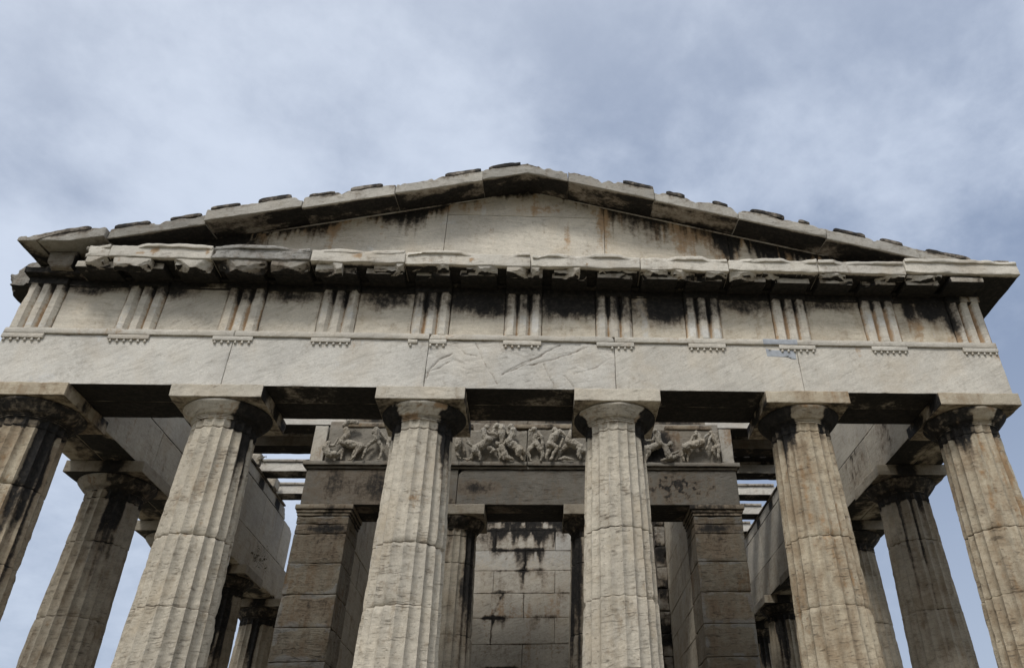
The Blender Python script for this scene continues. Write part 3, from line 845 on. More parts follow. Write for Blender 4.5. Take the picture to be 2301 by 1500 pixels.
for q, (a, b, zb) in enumerate(FRAG):
    rs = np.random.default_rng(300 + q); m = (a + b) / 2; hw = (b - a) / 2
    tilt = rs.uniform(-.10, .10)
    cuts = [((m, -.97, zb + .035), (tilt, -.10, -1), .02), ((m + rs.uniform(-.6, .6) * hw, -.98, zb + .055), (rs.uniform(-.35, .35), -.75, -.8), .02),
            ((m + rs.uniform(-.9, .9) * hw, -.975, zb + rs.uniform(.03, .08)), (rs.uniform(-.9, .9), -.5, -.8), .015), ((m + rs.uniform(-.9, .9) * hw, -.975, zb + rs.uniform(.03, .08)), (rs.uniform(-.9, .9), -.8, -.5), .015)]
    if rs.random() < .7: cuts.append(((m + (hw - .05 * rs.random()) * rs.choice([-1, 1]), -.98, zb + .05), (rs.choice([-1, 1]) * .8 if False else (1 if rs.random() < .5 else -1) * .9, -.3, -.9), .05) if False else ((b - .10, -.98, zb + .02), (.75, -.2, -.8), .04) if rs.random() < .5 else ((a + .10, -.98, zb + .02), (-.75, -.2, -.8), .04))
    V, F = block(a, b, -.982, -.86, zb + .012, 7.424, res=.02, r0=.003, chip=.010, cf=6, amp=.003, seed=500 + q * 1.3, cuts=cuts)
    N = normals(V, F); w = zero(V)
    w[:, 0] = sst(.82, .97, -N[:, 2]) * .9 + .42 * np.clip(fbm(V, 3.5, 3, q) + .02, 0, 1) + .3 * sst(-.95, -.89, V[:, 1]) + (.25 if q in (3, 4) else 0)
    w[:, 1] = .18 + .3 * fbm(V, 4, 3, q)
    put("cornice_fragment", mesh_of("cornice_fragment", V, F, w, True, None, 18), owner(m), .95 if q not in (3, 4) else .6, .3, .5, .04)
stone("cornice_bed_moulding", (-6.80, 6.80, -.565, -.31, 7.376, 7.424), TEMPLE, lambda P, N: np.c_[.85 + .25 * fbm(P, 1.5, 3, 1), P[:, 0] * 0, P[:, 0] * 0], tone=.7, res=.06, chip=.012)

# cornices running back along both flanks; the left one is broken off short of the corner
for s in (-1, 1):
    ys = [-.42, 1.1, 2.4, 3.7, 5.0, 6.3] if s < 0 else [.405, 1.7, 3.0, 4.3, 5.6, 6.9]
    for j in range(5):
        a, b = ys[j], ys[j + 1]
        X0, X1 = (6.86 - .4, 7.285)
        bx = (-X1, -X0) if s < 0 else (X0, X1)
        cuts = [((-7.0, -.38, 7.5), (-.30, -1, .15), .05), ((-7.2, -.2, 7.74), (-.8, -.5, .8), .05), ((-7.27, -.2, 7.42), (-.9, -.5, -.4), .04)] if (s < 0 and j == 0) else []
        z0 = 7.36 if (s < 0 and j == 0) else 7.44
        z1_ = 7.80 if (s < 0 and j == 0) else 7.68
        o = stone("cornice_block", (*bx, a + .004, b - .004, z0, z1_), TEMPLE, lambda P, N: np.c_[sst(.3, .8, -N[:, 2]) * .95 + .25 * fbm(P, 2, 3, 2) + .1, P[:, 0] * 0 + .1, P[:, 0] * 0], tone=.46 if s < 0 else .9,
              warm=.25, pit=.9, chip=.03, res=.035 if j < 2 else .08, cuts=cuts, amp=.008, label="broken grey cornice stump at the left corner" if (s < 0 and j == 0) else None)
        for m in (0, 1):
            yc = a + .33 + .646 * m
            bx2 = (6.84, 7.23) if s > 0 else (-7.23, -6.84)
            if s < 0 and j == 0: continue
            stone("mutule", (*bx2, yc - .25, yc + .25, 7.335, 7.435), o, lambda P, N: np.c_[.9 + .2 * fbm(P, 3, 2, 1), P[:, 0] * 0, P[:, 0] * 0], tone=.8, chip=.035, res=.05)
# what is left of the corner: the core and the block that carries the end of the slope
stone("corner_block", (-6.55, -6.20, -.76, -.10, 7.40, 7.66), TEMPLE, lambda P, N: np.c_[.18 + .35 * fbm(P, 2, 3, 1) + .5 * sst(.4, .8, N[:, 0]), P[:, 0] * 0 + .15, P[:, 0] * 0], tone=.46, warm=.4, pit=.9,
      chip=.06, amp=.014, cuts=[((-6.25, -.76, 7.42), (.5, -.7, -.5), .04), ((-6.5, -.76, 7.45), (-.8, -.3, -.4), .04)], res=.03, label="worn grey block carrying the left end of the slope")
stone("corner_block", (-6.86, -5.75, -.66, .38, 7.376, 7.47), TEMPLE, lambda P, N: np.c_[.75 + .5 * fbm(P, 2.5, 3, 1), P[:, 0] * 0 + .1, P[:, 0] * 0], tone=.6, pit=.9, chip=.07, amp=.015, res=.03)
stone("corner_block", (-6.15, -5.70, -.62, .38, 7.40, 7.72), TEMPLE, lambda P, N: np.c_[.62 + .5 * fbm(P, 2.5, 3, 1), P[:, 0] * 0, P[:, 0] * 0], tone=.5, pit=1, chip=.10, amp=.02, res=.03)
stone("corner_block", (-6.20, -5.74, -.93, -.3, 7.38, 7.68), TEMPLE, lambda P, N: np.c_[.34 + .5 * fbm(P, 5, 4, 1), P[:, 0] * 0 + .05, P[:, 0] * 0], tone=.32, pit=1, chip=.09, amp=.035, af=8, cf=6, res=.02, sharp=25,
      cuts=[((-5.93, -.9, 7.4), (-.9, -.6, .2), .08)])

# ---------------------------------------------------------------- pediment wall
def rake(x):
    return 9.195 - .2505 * np.abs(x)


TJ = [-6.2, -3.80, -1.225, 1.19, 3.115, 6.4]
for i in range(5):
    x0, x1 = TJ[i] + .003, TJ[i + 1] - .003
    cells = [(7.63, None)] if i != 2 else [(7.63, 8.765), (8.77, None)]
    for zlo, zhi in cells:
        ztop = 9.6 if zhi is None else zhi
        V, F = block(x0, x1, -.50 + (.012 if i in (0,) else 0) - (.006 if i == 2 else 0), -.2, zlo, ztop, res=(.035, .1, .035), chip=.006, amp=.004, seed=300 + i + zlo, extra=([0.0], (), ()))
        if zhi is None:
            lim = np.maximum(rake(V[:, 0]) + .20, 7.66)
            V[:, 2] = zlo + (V[:, 2] - zlo) * (lim - zlo) / (ztop - zlo)
        w = zero(V); rk = rake(V[:, 0]) + .13
        right = V[:, 0] > 1.15
        left = V[:, 0] < -1.2
        w[:, 0] += np.where(right, drips(V, rk, .42, f=2.6, seed=2.0, strength=.66), 0) + np.where(left, drips(V, rk, .26, f=1.2, seed=3.0, strength=.85), 0)
        w[:, 1] += .35 * drips(V, rk, .30, f=1.0, seed=15.)
        w[:, 0] += np.where(~right & ~left, drips(V, rk, .14, f=1.6, seed=5.0, strength=.8), 0)
        w[:, 0] += np.where(V[:, 0] > 2.9, .5 * drips(V, rk, .6, f=3.4, seed=8.), 0) + np.where(V[:, 0] < -3.6, .75 * spot(V, (-4.3, -.5, 8.0), (.6, 1, .4)), 0)
        w[:, 1] += np.where(right, drips(V, rk, .75, f=2.1, seed=6.0, strength=.60), 0) + np.where(left, drips(V, rk, .5, f=1.3, seed=7.0, strength=.38), 0) + .10
        w[:, 1] += .46 * spot(V, (.63, -.5, 8.42), (.06, 1, .45)) + .40 * spot(V, (1.1, -.5, 8.75), (.12, 1, .25)) + .4 * spot(V, (1.1, -.5, 8.3), (.05, 1, .4)) + .35 * spot(V, (-.85, -.5, 8.9), (.4, 1, .12)) + .3 * spot(V, (0.2, -.5, 8.9), (.6, 1, .12)) + .35 * spot(V, (-.55, -.5, 8.4), (.06, 1, .2))
        w[:, 2] += .8 * spot(V, (-.68, -.5, 8.92), (.05, 1, .16)) + .5 * (fbm(V, 1.4, 4, 4) + .12) + np.where(V[:, 0] > 2.9, .8 * np.clip(N1(V[:, 0], 5., 3) - .1, 0, 1), 0)
        put("pediment_slab", mesh_of("pediment_slab", V, F, w), TEMPLE, 1.12, .38 if i < 3 else .48, .42, 0, {2: "central pale pediment slab" if zhi else None, 3: "pediment slab with black and rusty drips"}.get(i))

# ---------------------------------------------------------------- sloping cornice
RJ = [-6.87, -5.775, -4.53, -3.24, -1.955, -.68, .615, 1.925, 3.19, 4.487, 5.835, 7.0]
#       front shift, height shift, thickness, tone, grime
RI = [(-.02, .0, .16, .66, .08), (.05, .01, .165, .52, .14), (-.015, .02, .19, .82, .05), (.0, -.005, .195, .82, .06), (-.01, .0, .19, .85, .05), (-.03, .0, .185, .62, .14),
      (-.02, .01, .2, .66, .14), (.01, .02, .185, .76, .09), (-.015, -.008, .185, .78, .08), (.01, -.01, .18, .78, .08), (.03, .0, .17, .78, .07)]
TILES = {0: [(-6.62, -5.98)], 1: [(-5.72, -5.28), (-5.02, -4.62)], 2: [(-4.48, -4.1), (-3.86, -3.42)], 3: [(-3.17, -2.82), (-2.6, -2.15)], 4: [(-1.25, -.72)], 5: [(-.60, -.12)],
         6: [(1.46, 1.92)], 7: [(2.12, 2.40), (2.82, 3.05)], 8: [(3.38, 3.88), (4.1, 4.26)], 9: [(4.62, 5.08), (5.3, 5.62)], 10: [(5.98, 6.62)]}
for i in range(11):
    x0, x1 = RJ[i] + .0015, RJ[i + 1] - .0015
    dy, dz, th, tone, gr = RI[i]
    th += .018
    y0 = -1.0 + dy
    apex = i == 5

    def warp(P, dy=dy, dz=dz, th=th, i=i):
        P = P.copy()
        t = np.clip(P[:, 2] / th, 0, 1)
        zb = rake(P[:, 0])
        if i == 0: zb = np.maximum(zb, 0) * 0 + np.where(P[:, 0] < -6.2, 7.655 + .02 * (P[:, 0] + 6.2), rake(P[:, 0]) + .012)
        P[:, 2] = zb + dz + P[:, 2] + (1 - t) * (P[:, 1] + 1.0 - dy) * (.20 if i else .05)
        # the upper edge is eaten away in bites
        held = zero(P)[:, 0]
        for ta, tb in TILES.get(i, ()): held = np.maximum(held, sst(-.13, -.04, np.minimum(P[:, 0] - ta, tb - P[:, 0]) + .02 * N1(P[:, 0], 8, i)))
        bite = .022 + .075 * np.clip(N1(P[:, 0], 2.4, i * 2.3), -.1, 1) + .05 * np.clip(N1(P[:, 0], 9, i), -.3, 1)
        P[:, 2] -= t * (1 - held) * np.clip(bite, 0, .13)
        if i == 0: P[:, 2] -= t * .11 * sst(-6.35, -6.85, P[:, 0])
        if i == 10: P[:, 2] -= t * .10 * sst(6.3, 7.0, P[:, 0])
        return P
    V, F = block(x0, x1, y0, -.10, 0, th, res=(.03, .05, .025), chip=.030, cf=4.4, amp=.007, seed=400 + i * 2.7, extra=([0.0], (), ()), warp=warp)
    N = normals(V, F); w = zero(V)
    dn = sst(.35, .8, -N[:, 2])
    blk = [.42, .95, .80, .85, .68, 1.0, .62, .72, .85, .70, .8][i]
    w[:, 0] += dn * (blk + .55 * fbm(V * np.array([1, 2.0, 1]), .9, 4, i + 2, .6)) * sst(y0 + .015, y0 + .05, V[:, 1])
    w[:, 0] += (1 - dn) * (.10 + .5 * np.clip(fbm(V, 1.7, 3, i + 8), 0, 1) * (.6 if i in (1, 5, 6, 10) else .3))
    tl = (V[:, 2] - rake(V[:, 0]) - dz) / th
    w[:, 0] += .42 * sst(.55, .85, tl + .25 * fbm(V, 3, 3, i)) * (.5 + .9 * fbm(V, 2.2, 3, i + 3))
    w[:, 1] += .12 + .15 * fbm(V, 2.4, 3, i)
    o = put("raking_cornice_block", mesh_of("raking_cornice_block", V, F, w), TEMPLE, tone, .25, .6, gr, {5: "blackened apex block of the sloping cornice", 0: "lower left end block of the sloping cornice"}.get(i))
    for a, b in TILES.get(i, ()):
        def wt(P, dz=dz, th=th, a=a, b=b, i=i):
            P = P.copy()
            e = np.minimum((P[:, 0] - a), (b - P[:, 0]))
            base = rake(P[:, 0]) + dz + th - .012
            if i == 0: base -= .11 * sst(-6.35, -6.85, P[:, 0])
            P[:, 2] = base + P[:, 2] * (.72 + .28 * sst(0, .05, e)) * (.75 + .5 * abs(math.sin(a * 7))) + .007 * N1(P[:, 0], 7, a)
            return P
        Vt, Ft = block(a, b, y0 - .012, -.25, 0, .058, res=(.025, .06, .02), r0=.003, chip=.016, cf=6, amp=.005, seed=nseed(), warp=wt)
        wt_ = np.c_[.62 + .35 * fbm(Vt, 2.5, 3, i), Vt[:, 0] * 0, Vt[:, 0] * 0]
        put("roof_tile", mesh_of("roof_tile", Vt, Ft, wt_, True, None, 35), o, .6, .2, .6, .15)
# fine moulding where the slope meets the pediment wall
for s in (-1, 1):
    a, b = (-3.9, -.62) if s < 0 else (.62, 4.6)
    def wm(P):
        P = P.copy(); P[:, 2] += rake(P[:, 0]) + .075; return P
    Vm, Fm = block(a, b, -.525, -.49, 0, .013, res=(.06, .03, .012), chip=.004, amp=.002, seed=5 + s, warp=wm)
    put("moulding_strip", mesh_of("moulding_strip", Vm, Fm, np.c_[.30 + .6 * np.clip(fbm(Vm, 1.2, 3, s), 0, 1), Vm[:, 0] * 0, Vm[:, 0] * 0 + .2]), TEMPLE, .9, .15, .2, 0)
# small tile end over the right corner
stone("roof_tile", (6.78, 7.20, -.98, -.5, 7.665, 7.735), CB[-1][2], lambda P, N: np.c_[.3 + .4 * fbm(P, 3, 3, 1), P[:, 0] * 0, P[:, 0] * 0], tone=.6, chip=.03, res=.03)

# ---------------------------------------------------------------- flank entablatures seen from inside
def flank_wear(seed, stains=()):
    def fn(P, N):
        w = zero(P)
        w[:, 0] = sst(.4, .8, -N[:, 2]) * (.62 + .9 * fbm(P * np.array([1, .6, 1]), 1.6, 4, seed, .6)) + .16 * np.clip(fbm(P, .8, 3, seed), 0, 1)
        for c, r, a in stains: w[:, 0] += spot(P, c, r, a) * (.55 + 1.1 * fbm(P, 9., 4, seed + 1, .7))
        w[:, 1] = .15 + .25 * fbm(P * np.array([1, 1, .4]), 1.4, 3, seed + 3)
        return w
    return fn


for s in (-1, 1):
    yj = [.425] + [2.413 + 2.583 * k for k in range(0, 7)]
    for k in range(7):
        stn = []
        if s > 0 and k == 0: stn = [((5.87, 1.6, 6.1), (.3, .45, .35), .5)]
        if s > 0 and k == 1: stn = [((5.87, 3.1, 6.35), (.3, .5, .6), .55), ((5.87, 4.3, 6.2), (.3, .4, .3), .4)]
        bi = (5.872, 6.33)
        bo = (6.345, 6.82)
        for nm, (a, b) in (("architrave_block", bi), ("architrave_back_block", bo)):
            bx = (-b, -a) if s < 0 else (a, b)
            stone(nm, (*bx, yj[k] + .004, yj[k + 1] - .004, ZA, 6.452), TEMPLE, flank_wear(500 + k + s, stn), tone=.78, warm=.5, pit=.55, grime=.03, res=.06 if k < 4 else .15, chip=.012, cuts=[((-5.87, 8.1, ZA), (.6, .0, -1), .08)] if (s < 0 and k == 3) else ())
    # upper course, split into long blocks; the left run ends in a ragged break
    yj = [.425, 2.0, 3.9, 5.8, 7.7, 9.2, 9.95] if s < 0 else [.425, 2.2, 4.1, 6.0, 7.9, 9.8, 11.7, 13.6, 15.5]
    for k in range(len(yj) - 1):
        bx = (-6.80, -5.876) if s < 0 else (5.876, 6.80)
        ztop = 7.418
        cuts = [((-5.9, 9.80, 7.42), (0, .75, .8), .12)] if (s < 0 and k == 5) else ()
        stone("frieze_back_block", (*bx, yj[k] + .004, yj[k + 1] - .004, 6.462, ztop), TEMPLE, flank_wear(520 + k + s), tone=.84 if k != 5 else 1.0, warm=.42, pit=.35, res=.07, chip=.010, cuts=cuts)
    yj = [.425, 2.9, 5.4, 7.6, 9.18] if s < 0 else [.425, 2.9, 5.4, 7.9, 10.4, 12.9]
    for k in range(len(yj) - 1):
        bx = (-6.80, -5.868) if s < 0 else (5.868, 6.80)
        def fw(P, N, k=k, s=s):
            w = flank_wear(540 + k)(P, N)
            for yc in (4.5, 5.8, 7.1, 8.4, 9.7): w[:, 0] += .8 * sst(.26, .12, np.abs(P[:, 1] - yc - .05 - .05 * fbm(P, 4, 2, k))) * sst(7.40, 7.46, P[:, 2]) * sst(7.68, 7.60, P[:, 2])
            return w
        cuts = [((-5.9, 9.05, 7.6), (0, .8, .6), .08)] if (s < 0 and k == 3) else ()
        stone("flank_beam_course", (*bx, yj[k] + .004, yj[k + 1] - .004, 7.424, 7.655), TEMPLE, fw, tone=.88, warm=.35, pit=.6, res=.06, chip=.014, cuts=cuts)
        bx = (-6.3, -5.83) if s < 0 else (5.83, 6.3)
        stone("moulding_strip", (*bx, yj[k] + .004, yj[k + 1] - (.25 if (s < 0 and k == 3) else .004), 7.658, 7.70), TEMPLE, lambda P, N: np.c_[.55 + .4 * fbm(P, 2, 3, 1), P[:, 0] * 0, P[:, 0] * 0], tone=.6, warm=.4, res=.07, chip=.012)
    # marble ceiling beams between flank and inner building
    for k, y in enumerate([4.42, 5.61, 6.92, 8.23, 9.54, 10.85, 12.16]):
        if s < 0 and k > 3: continue
        bx = (-6.05, -3.55) if s < 0 else (3.55, 6.05)
        zlo = 7.60 if k == 0 else 7.705
        bm = stone("ceiling_beam", (*bx, y, y + .41, zlo, 7.915), TEMPLE, lambda P, N: np.c_[sst(.4, .8, -N[:, 2]) * (.75 + .5 * fbm(P, 1.5, 3, 2)) + .25 * np.clip(fbm(P, 3, 3, 3), 0, 1), .15 + .2 * fbm(P, 2, 3, 4), P[:, 0] * 0 + .25],
                   tone=1.15 if k != 1 else .5, warm=.2 if k != 1 else .6, pit=.4, res=.06, chip=.02)
        if k > 0: stone("beam_fillet", (bx[0] + .1, bx[1] - .1, y - .04, y + .45, 7.918, 7.975), bm, lambda P, N: np.c_[.35 + .4 * fbm(P, 2, 3, 2), P[:, 0] * 0, P[:, 0] * 0], tone=.8, res=.06, chip=.014)
    # coffered slabs still lying on some of the beams
    blk = lambda P, N: np.c_[.9 + .3 * fbm(P, 1.5, 3, 2), P[:, 0] * 0, P[:, 0] * 0]
    xa, xb = (-6.0, -3.6) if s < 0 else (3.6, 6.0)
    stone("coffer_slab", (xa, xb, 4.78, 5.64, 7.98, 8.12), TEMPLE, blk, tone=.5, warm=.5, res=.12)
    stone("coffer_slab", (xa, xb, 4.3, 4.76, 7.98, 8.10), TEMPLE, blk, tone=.5, warm=.5, res=.12)
    if s > 0:
        # here two coffer openings have lost their lids
        xs = [3.6, 4.52, 4.66, 4.82, 4.97, 5.20, 5.35, 5.55, 6.0]
        parts = [block(xs[0], xs[-1], 5.72, 6.52, 7.98, 8.10, res=.1), block(xs[0], xs[-1], 6.70, 7.05, 7.98, 8.10, res=.1)]
        for a, b in ((3.6, 4.55), (4.70, 4.86), (5.01, 5.24), (5.39, 6.0)): parts.append(block(a, b, 6.523, 6.697, 7.982, 8.098, res=.06))
        heap("coffer_slab", parts, TEMPLE, blk, tone=.5, warm=.5, label="coffered ceiling slab with two open holes showing the sky")
# short upright stubs left on the broken left flank
for y, h, d in ((6.55, .26, .16), (7.78, .24, .34)):
    stone("stone_stub", (-6.2, -5.80, y, y + d, 7.703, 7.70 + h), TEMPLE, lambda P, N: np.c_[.4 * np.clip(fbm(P, 5, 3, 1) + .4, 0, 1), P[:, 0] * 0 + .2, P[:, 0] * 0], tone=.9, warm=.4, pit=.9, chip=.05, amp=.01, res=.03)

# ---------------------------------------------------------------- inner porch: antae, architrave, frieze
YI = 3.68
for i, (a, b) in enumerate(((-3.865, -1.205), (-1.195, 1.2), (1.21, 3.865))):
    def pw(P, N, i=i):
        w = under_crust(.95, .0, 600 + i)(P, N)
        fr = sst(.08, .03, P[:, 1] - YI)
        if i == 0: w[:, 0] += fr * (.24 + .5 * sst(.05, .2, fbm(P * np.array([1, 1, .6]), 1.5, 3, 3)) * (.6 + .8 * fbm(P, 8, 4, 3, .7)) + spot(P, (-3.35, YI, 6.1), (.28, .3, .33), .35) + spot(P, (-2.6, YI, 6.05), (.38, .3, .35), .38))
        if i == 1: w[:, 0] += fr * (.14 + spot(P, (-.85, YI, 6.03), (.42, .3, .16), .5) + .15 * fbm(P, 4, 3, 2)); w[:, 1] += fr * spot(P, (-.4, YI, 6.1), (.4, .3, .35), .3)
        if i == 2: w[:, 0] += fr * (.10 + spot(P, (2.75, YI, 6.05), (.75, .3, .3), .62) * (.6 + 1.2 * fbm(P, 9, 4, 5, .7)))
        return w
    label = {0: "blackened left porch architrave block", 1: "grey brown middle porch architrave block", 2: "right porch architrave block with a black crusted patch"}[i]
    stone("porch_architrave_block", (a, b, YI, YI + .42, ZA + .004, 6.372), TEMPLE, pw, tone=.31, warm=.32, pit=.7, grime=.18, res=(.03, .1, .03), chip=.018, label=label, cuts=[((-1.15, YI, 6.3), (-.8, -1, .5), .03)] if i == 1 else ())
    stone("porch_architrave_back_block", (a, b, YI + .425, YI + .87, ZA + .006, 6.5), TEMPLE, under_crust(1.0, .3, 610 + i), tone=.55, warm=.5, res=.12)
for z0, z1, pr in ((6.376, 6.425, .028), (6.427, 6.502, .075)):
    for a, b in ((-3.865 - pr, -1.2), (-1.195, .02), (.03, 3.865 + pr)):
        stone("porch_moulding", (a, b, YI - pr, YI + .3, z0, z1), TEMPLE, lambda P, N: np.c_[.20 + .35 * fbm(P, 2.2, 4, 1) + .5 * sst(.4, .8, -N[:, 2]), P[:, 0] * 0 + .1, P[:, 0] * 0], tone=.44, warm=.35, grime=.14, res=.04, chip=.014)
SLABS = [(-3.60, -1.93), (-1.925, .005), (.015, 1.95), (1.955, 3.62)]
SLAB = []
for i, (a, b) in enumerate(SLABS):
    def sw(P, N, i=i):
        w = zero(P)
        fr = sst(.08, .03, P[:, 1] - YI)
        if i == 0: w[:, 1] += .3 * sst(7.12, 7.2, P[:, 2])
        if i == 2: w[:, 0] += spot(P, (1.9, YI, 6.9), (.35, .4, .45), .95)
        if i == 3: w[:, 0] += spot(P, (2.25, YI, 6.85), (.55, .4, .55), 1.05); w[:, 1] += spot(P, (2.75, YI, 7.05), (.3, .3, .18), .6)
        w[:, 0] += .15 * fbm(P, 3, 3, i); w[:, 1] += .12 + .2 * fbm(P, 3, 3, i + 4)
        return w
    SLAB.append(stone("frieze_slab", (a, b, YI + .005, YI + .3, 6.504, 7.19 - .03 * (i == 1)), TEMPLE, sw, tone=.50, warm=.42, pit=.6, grime=.08, res=(.03, .1, .03), chip=.05 if i in (1, 2) else .02,  # slab toned darker than its figures, imitating shade in the recesses
                      label=["leftmost carved frieze slab", "carved frieze slab left of the centre joint", "carved frieze slab right of the centre joint", "rightmost carved frieze slab, blackened at its left"][i]))
for s in (-1, 1):
    x = 3.74 * s
    stone("frieze_end_strip", (x - .115, x + .115, YI - .035, YI + .3, 6.504, 7.20), TEMPLE, lambda P, N: np.c_[P[:, 0] * 0 + .1, .35 + .3 * fbm(P, 3, 3, 1), .35 + .3 * fbm(P, 3, 3, 2)], tone=.95 if s < 0 else .72, warm=.3, chip=.035, res=.03)
for a, b, d in ((-3.3, -2.35, 0), (-2.34, -1.0, .02), (-.3, 1.2, .0), (2.6, 3.5, 0)):
    stone("frieze_crown", (a, b, YI - .02 + d, YI + .3, 7.195, 7.275), TEMPLE, lambda P, N: np.c_[.35 + .6 * fbm(P, 2, 3, 5), P[:, 0] * 0 + .35, P[:, 0] * 0], tone=.6, warm=.7, chip=.035, res=.035)
for i in range(4):
    a = -3.7 + i * 1.85
    stone("frieze_back_block", (a + .003, a + 1.847, YI + .31, YI + .86, 6.505, 7.46), TEMPLE, under_crust(.8, .5, 630 + i), tone=.5, warm=.4, res=.12)
    stone("porch_beam_course", (a + .003, a + 1.847, 4.50, 4.9, 7.47, 7.665), TEMPLE, None, tone=.9, warm=.25, res=.08, chip=.03)
    stone("coffer_slab", (a + .003, a + 1.847, 4.44, 4.93, 7.67, 8.15), TEMPLE, under_crust(.9, .75, 640 + i), tone=.45, warm=.5, res=.12)  # dark block added to shut out the strip of sky over the beam

COURSE = [0, .69, 1.195, 1.70, 2.20, 2.70, 3.20, 3.705, 4.212, 4.716, 5.205, 5.375, 5.515]
for s in (-1, 1):
    parts = []
    for k in range(12):
        x0, x1 = (-3.868, -3.0) if s < 0 else (3.0, 3.868)
        parts.append(block(x0, x1, YI + .002, YI + .85, COURSE[k] + .003, COURSE[k + 1] - .003, res=.035 if COURSE[k + 1] > 2.2 else .12, r0=.008, chip=.035, cf=3.2, amp=.005, seed=650 + k * 1.9 + s * 30))
    def aw(P, N, s=s):
        w = zero(P)
        fr = sst(.5, .9, -N[:, 1])
        kk = np.searchsorted(COURSE, P[:, 2])
        edge = np.minimum(np.abs(P[:, 2] - np.array(COURSE)[np.clip(kk, 0, 12)]), np.abs(P[:, 2] - np.array(COURSE)[np.clip(kk - 1, 0, 12)]))
        inner = sst(.03, .10, edge + .04 * fbm(P, 5, 3, 2)) * sst(.03, .09, np.minimum(np.abs(P[:, 0]) - 3.0, 3.868 - np.abs(P[:, 0])) + .04 * fbm(P, 5, 3, 3))
        w[:, 0] += fr * inner * (.20 + .10 * fbm(P, 1.4, 3, 5 + s)) + .1
        w[:, 1] += .25 + .35 * fbm(P, 2.0, 3, 8)
        w[:, 2] += fr * .62 * (1 - inner) * (.6 + 1.2 * fbm(P, 4, 3, 4)) + fr * .45 * np.clip(fbm(P, 1.5, 3, 9 + s) + (.15 if s < 0 else -.1), 0, 1) * sst(5.0, 3.8, P[:, 2])
        w[:, 0] += .5 * spot(P, (s * 3.3, YI, 5.3), (.5, .4, .18))
        return w
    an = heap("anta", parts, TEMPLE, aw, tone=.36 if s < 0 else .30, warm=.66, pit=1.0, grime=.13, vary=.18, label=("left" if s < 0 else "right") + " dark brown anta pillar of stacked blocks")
    for z0, z1, pr in ((5.518, 5.57, .012), (5.572, 5.625, .03), (5.627, 5.709, .055)):
        x0, x1 = (-3.868 - pr, -3.0 + pr) if s < 0 else (3.0 - pr, 3.868 + pr)
        stone("anta_capital", (x0, x1, YI - pr, YI + .85, z0, z1), an, lambda P, N: np.c_[.45 + .4 * fbm(P, 2, 3, 1) + .3 * sst(.4, .8, -N[:, 2]), P[:, 0] * 0 + .2, P[:, 0] * 0], tone=.5, warm=.6, grime=.1, res=.035, chip=.018)
    # long side wall of the inner building
    parts = []; CW = COURSE[:10] + [5.205, 5.71, 6.215, 6.72, 7.2, 7.66]; CW = sorted(set(CW))
    rs = np.random.default_rng(5 + (s > 0))
    for k in range(len(CW) - 1):
        y = YI + .855
        y_end = 17.0
        off = .0 if k % 2 else .62
        yy = [y] + list(np.arange(y + .66 + off, y_end, 1.28)) + [y_end]
        for a, b in zip(yy[:-1], yy[1:]):
            jx = .004 * rs.normal()
            x0, x1 = (-3.80, -3.03 + jx) if s < 0 else (3.03 + jx, 3.80)
            parts.append(block(x0, x1, a + .0025, b - .0025, CW[k] + .0025, CW[k + 1] - .0025, res=.07 if (a < 8 and CW[k + 1] > 2.2) else .3, r0=.005, chip=.014, amp=.003, seed=700 + k + a))
    heap("cella_side_wall", parts, TEMPLE, lambda P, N, s=s: np.c_[.18 * np.clip(fbm(P * np.array([1, 1, .4]), 1.2, 3, s), 0, 1) + .5 * sst(7.2, 7.5, P[:, 1]) * (s > 0) * sst(7.9, 7.5, P[:, 1]), .12 + .3 * fbm(P * np.array([1, 1, .4]), 1.3, 3, 4), .2 + .3 * fbm(P, 1, 3, 6)],
         tone=.80, warm=.55, pit=.55, vary=.16, label=("left" if s < 0 else "right") + " ashlar side wall of the inner room")

# end wall of the inner room: ashlar, its right end only rough fill
CE = [0, .69, 1.195, 1.70, 2.20, 2.70, 3.22, 3.745, 4.22, 4.73, 5.23, 5.70, 6.13, 6.57, 7.0, 7.4, 7.8]
parts = []
for k in range(len(CE) - 1):
    off = -.70 if k % 2 == 0 else -.04
    xs = [-3.02] + [off + 1.31 * m for m in range(-3, 4) if -2.8 < off + 1.31 * m < 1.75] + [1.95 + .08 * math.sin(k * 2.3)]
    for a, b in zip(xs[:-1], xs[1:]):
        parts.append(block(a + .003, b - .003, 7.5 + .003 * math.sin(k * 3 + a), 8.2, CE[k] + .003, CE[k + 1] - .003, res=(.045, .2, .045) if CE[k + 1] > 2.6 else .3, r0=.005, chip=.012, amp=.003, seed=800 + k * 2.2 + a))


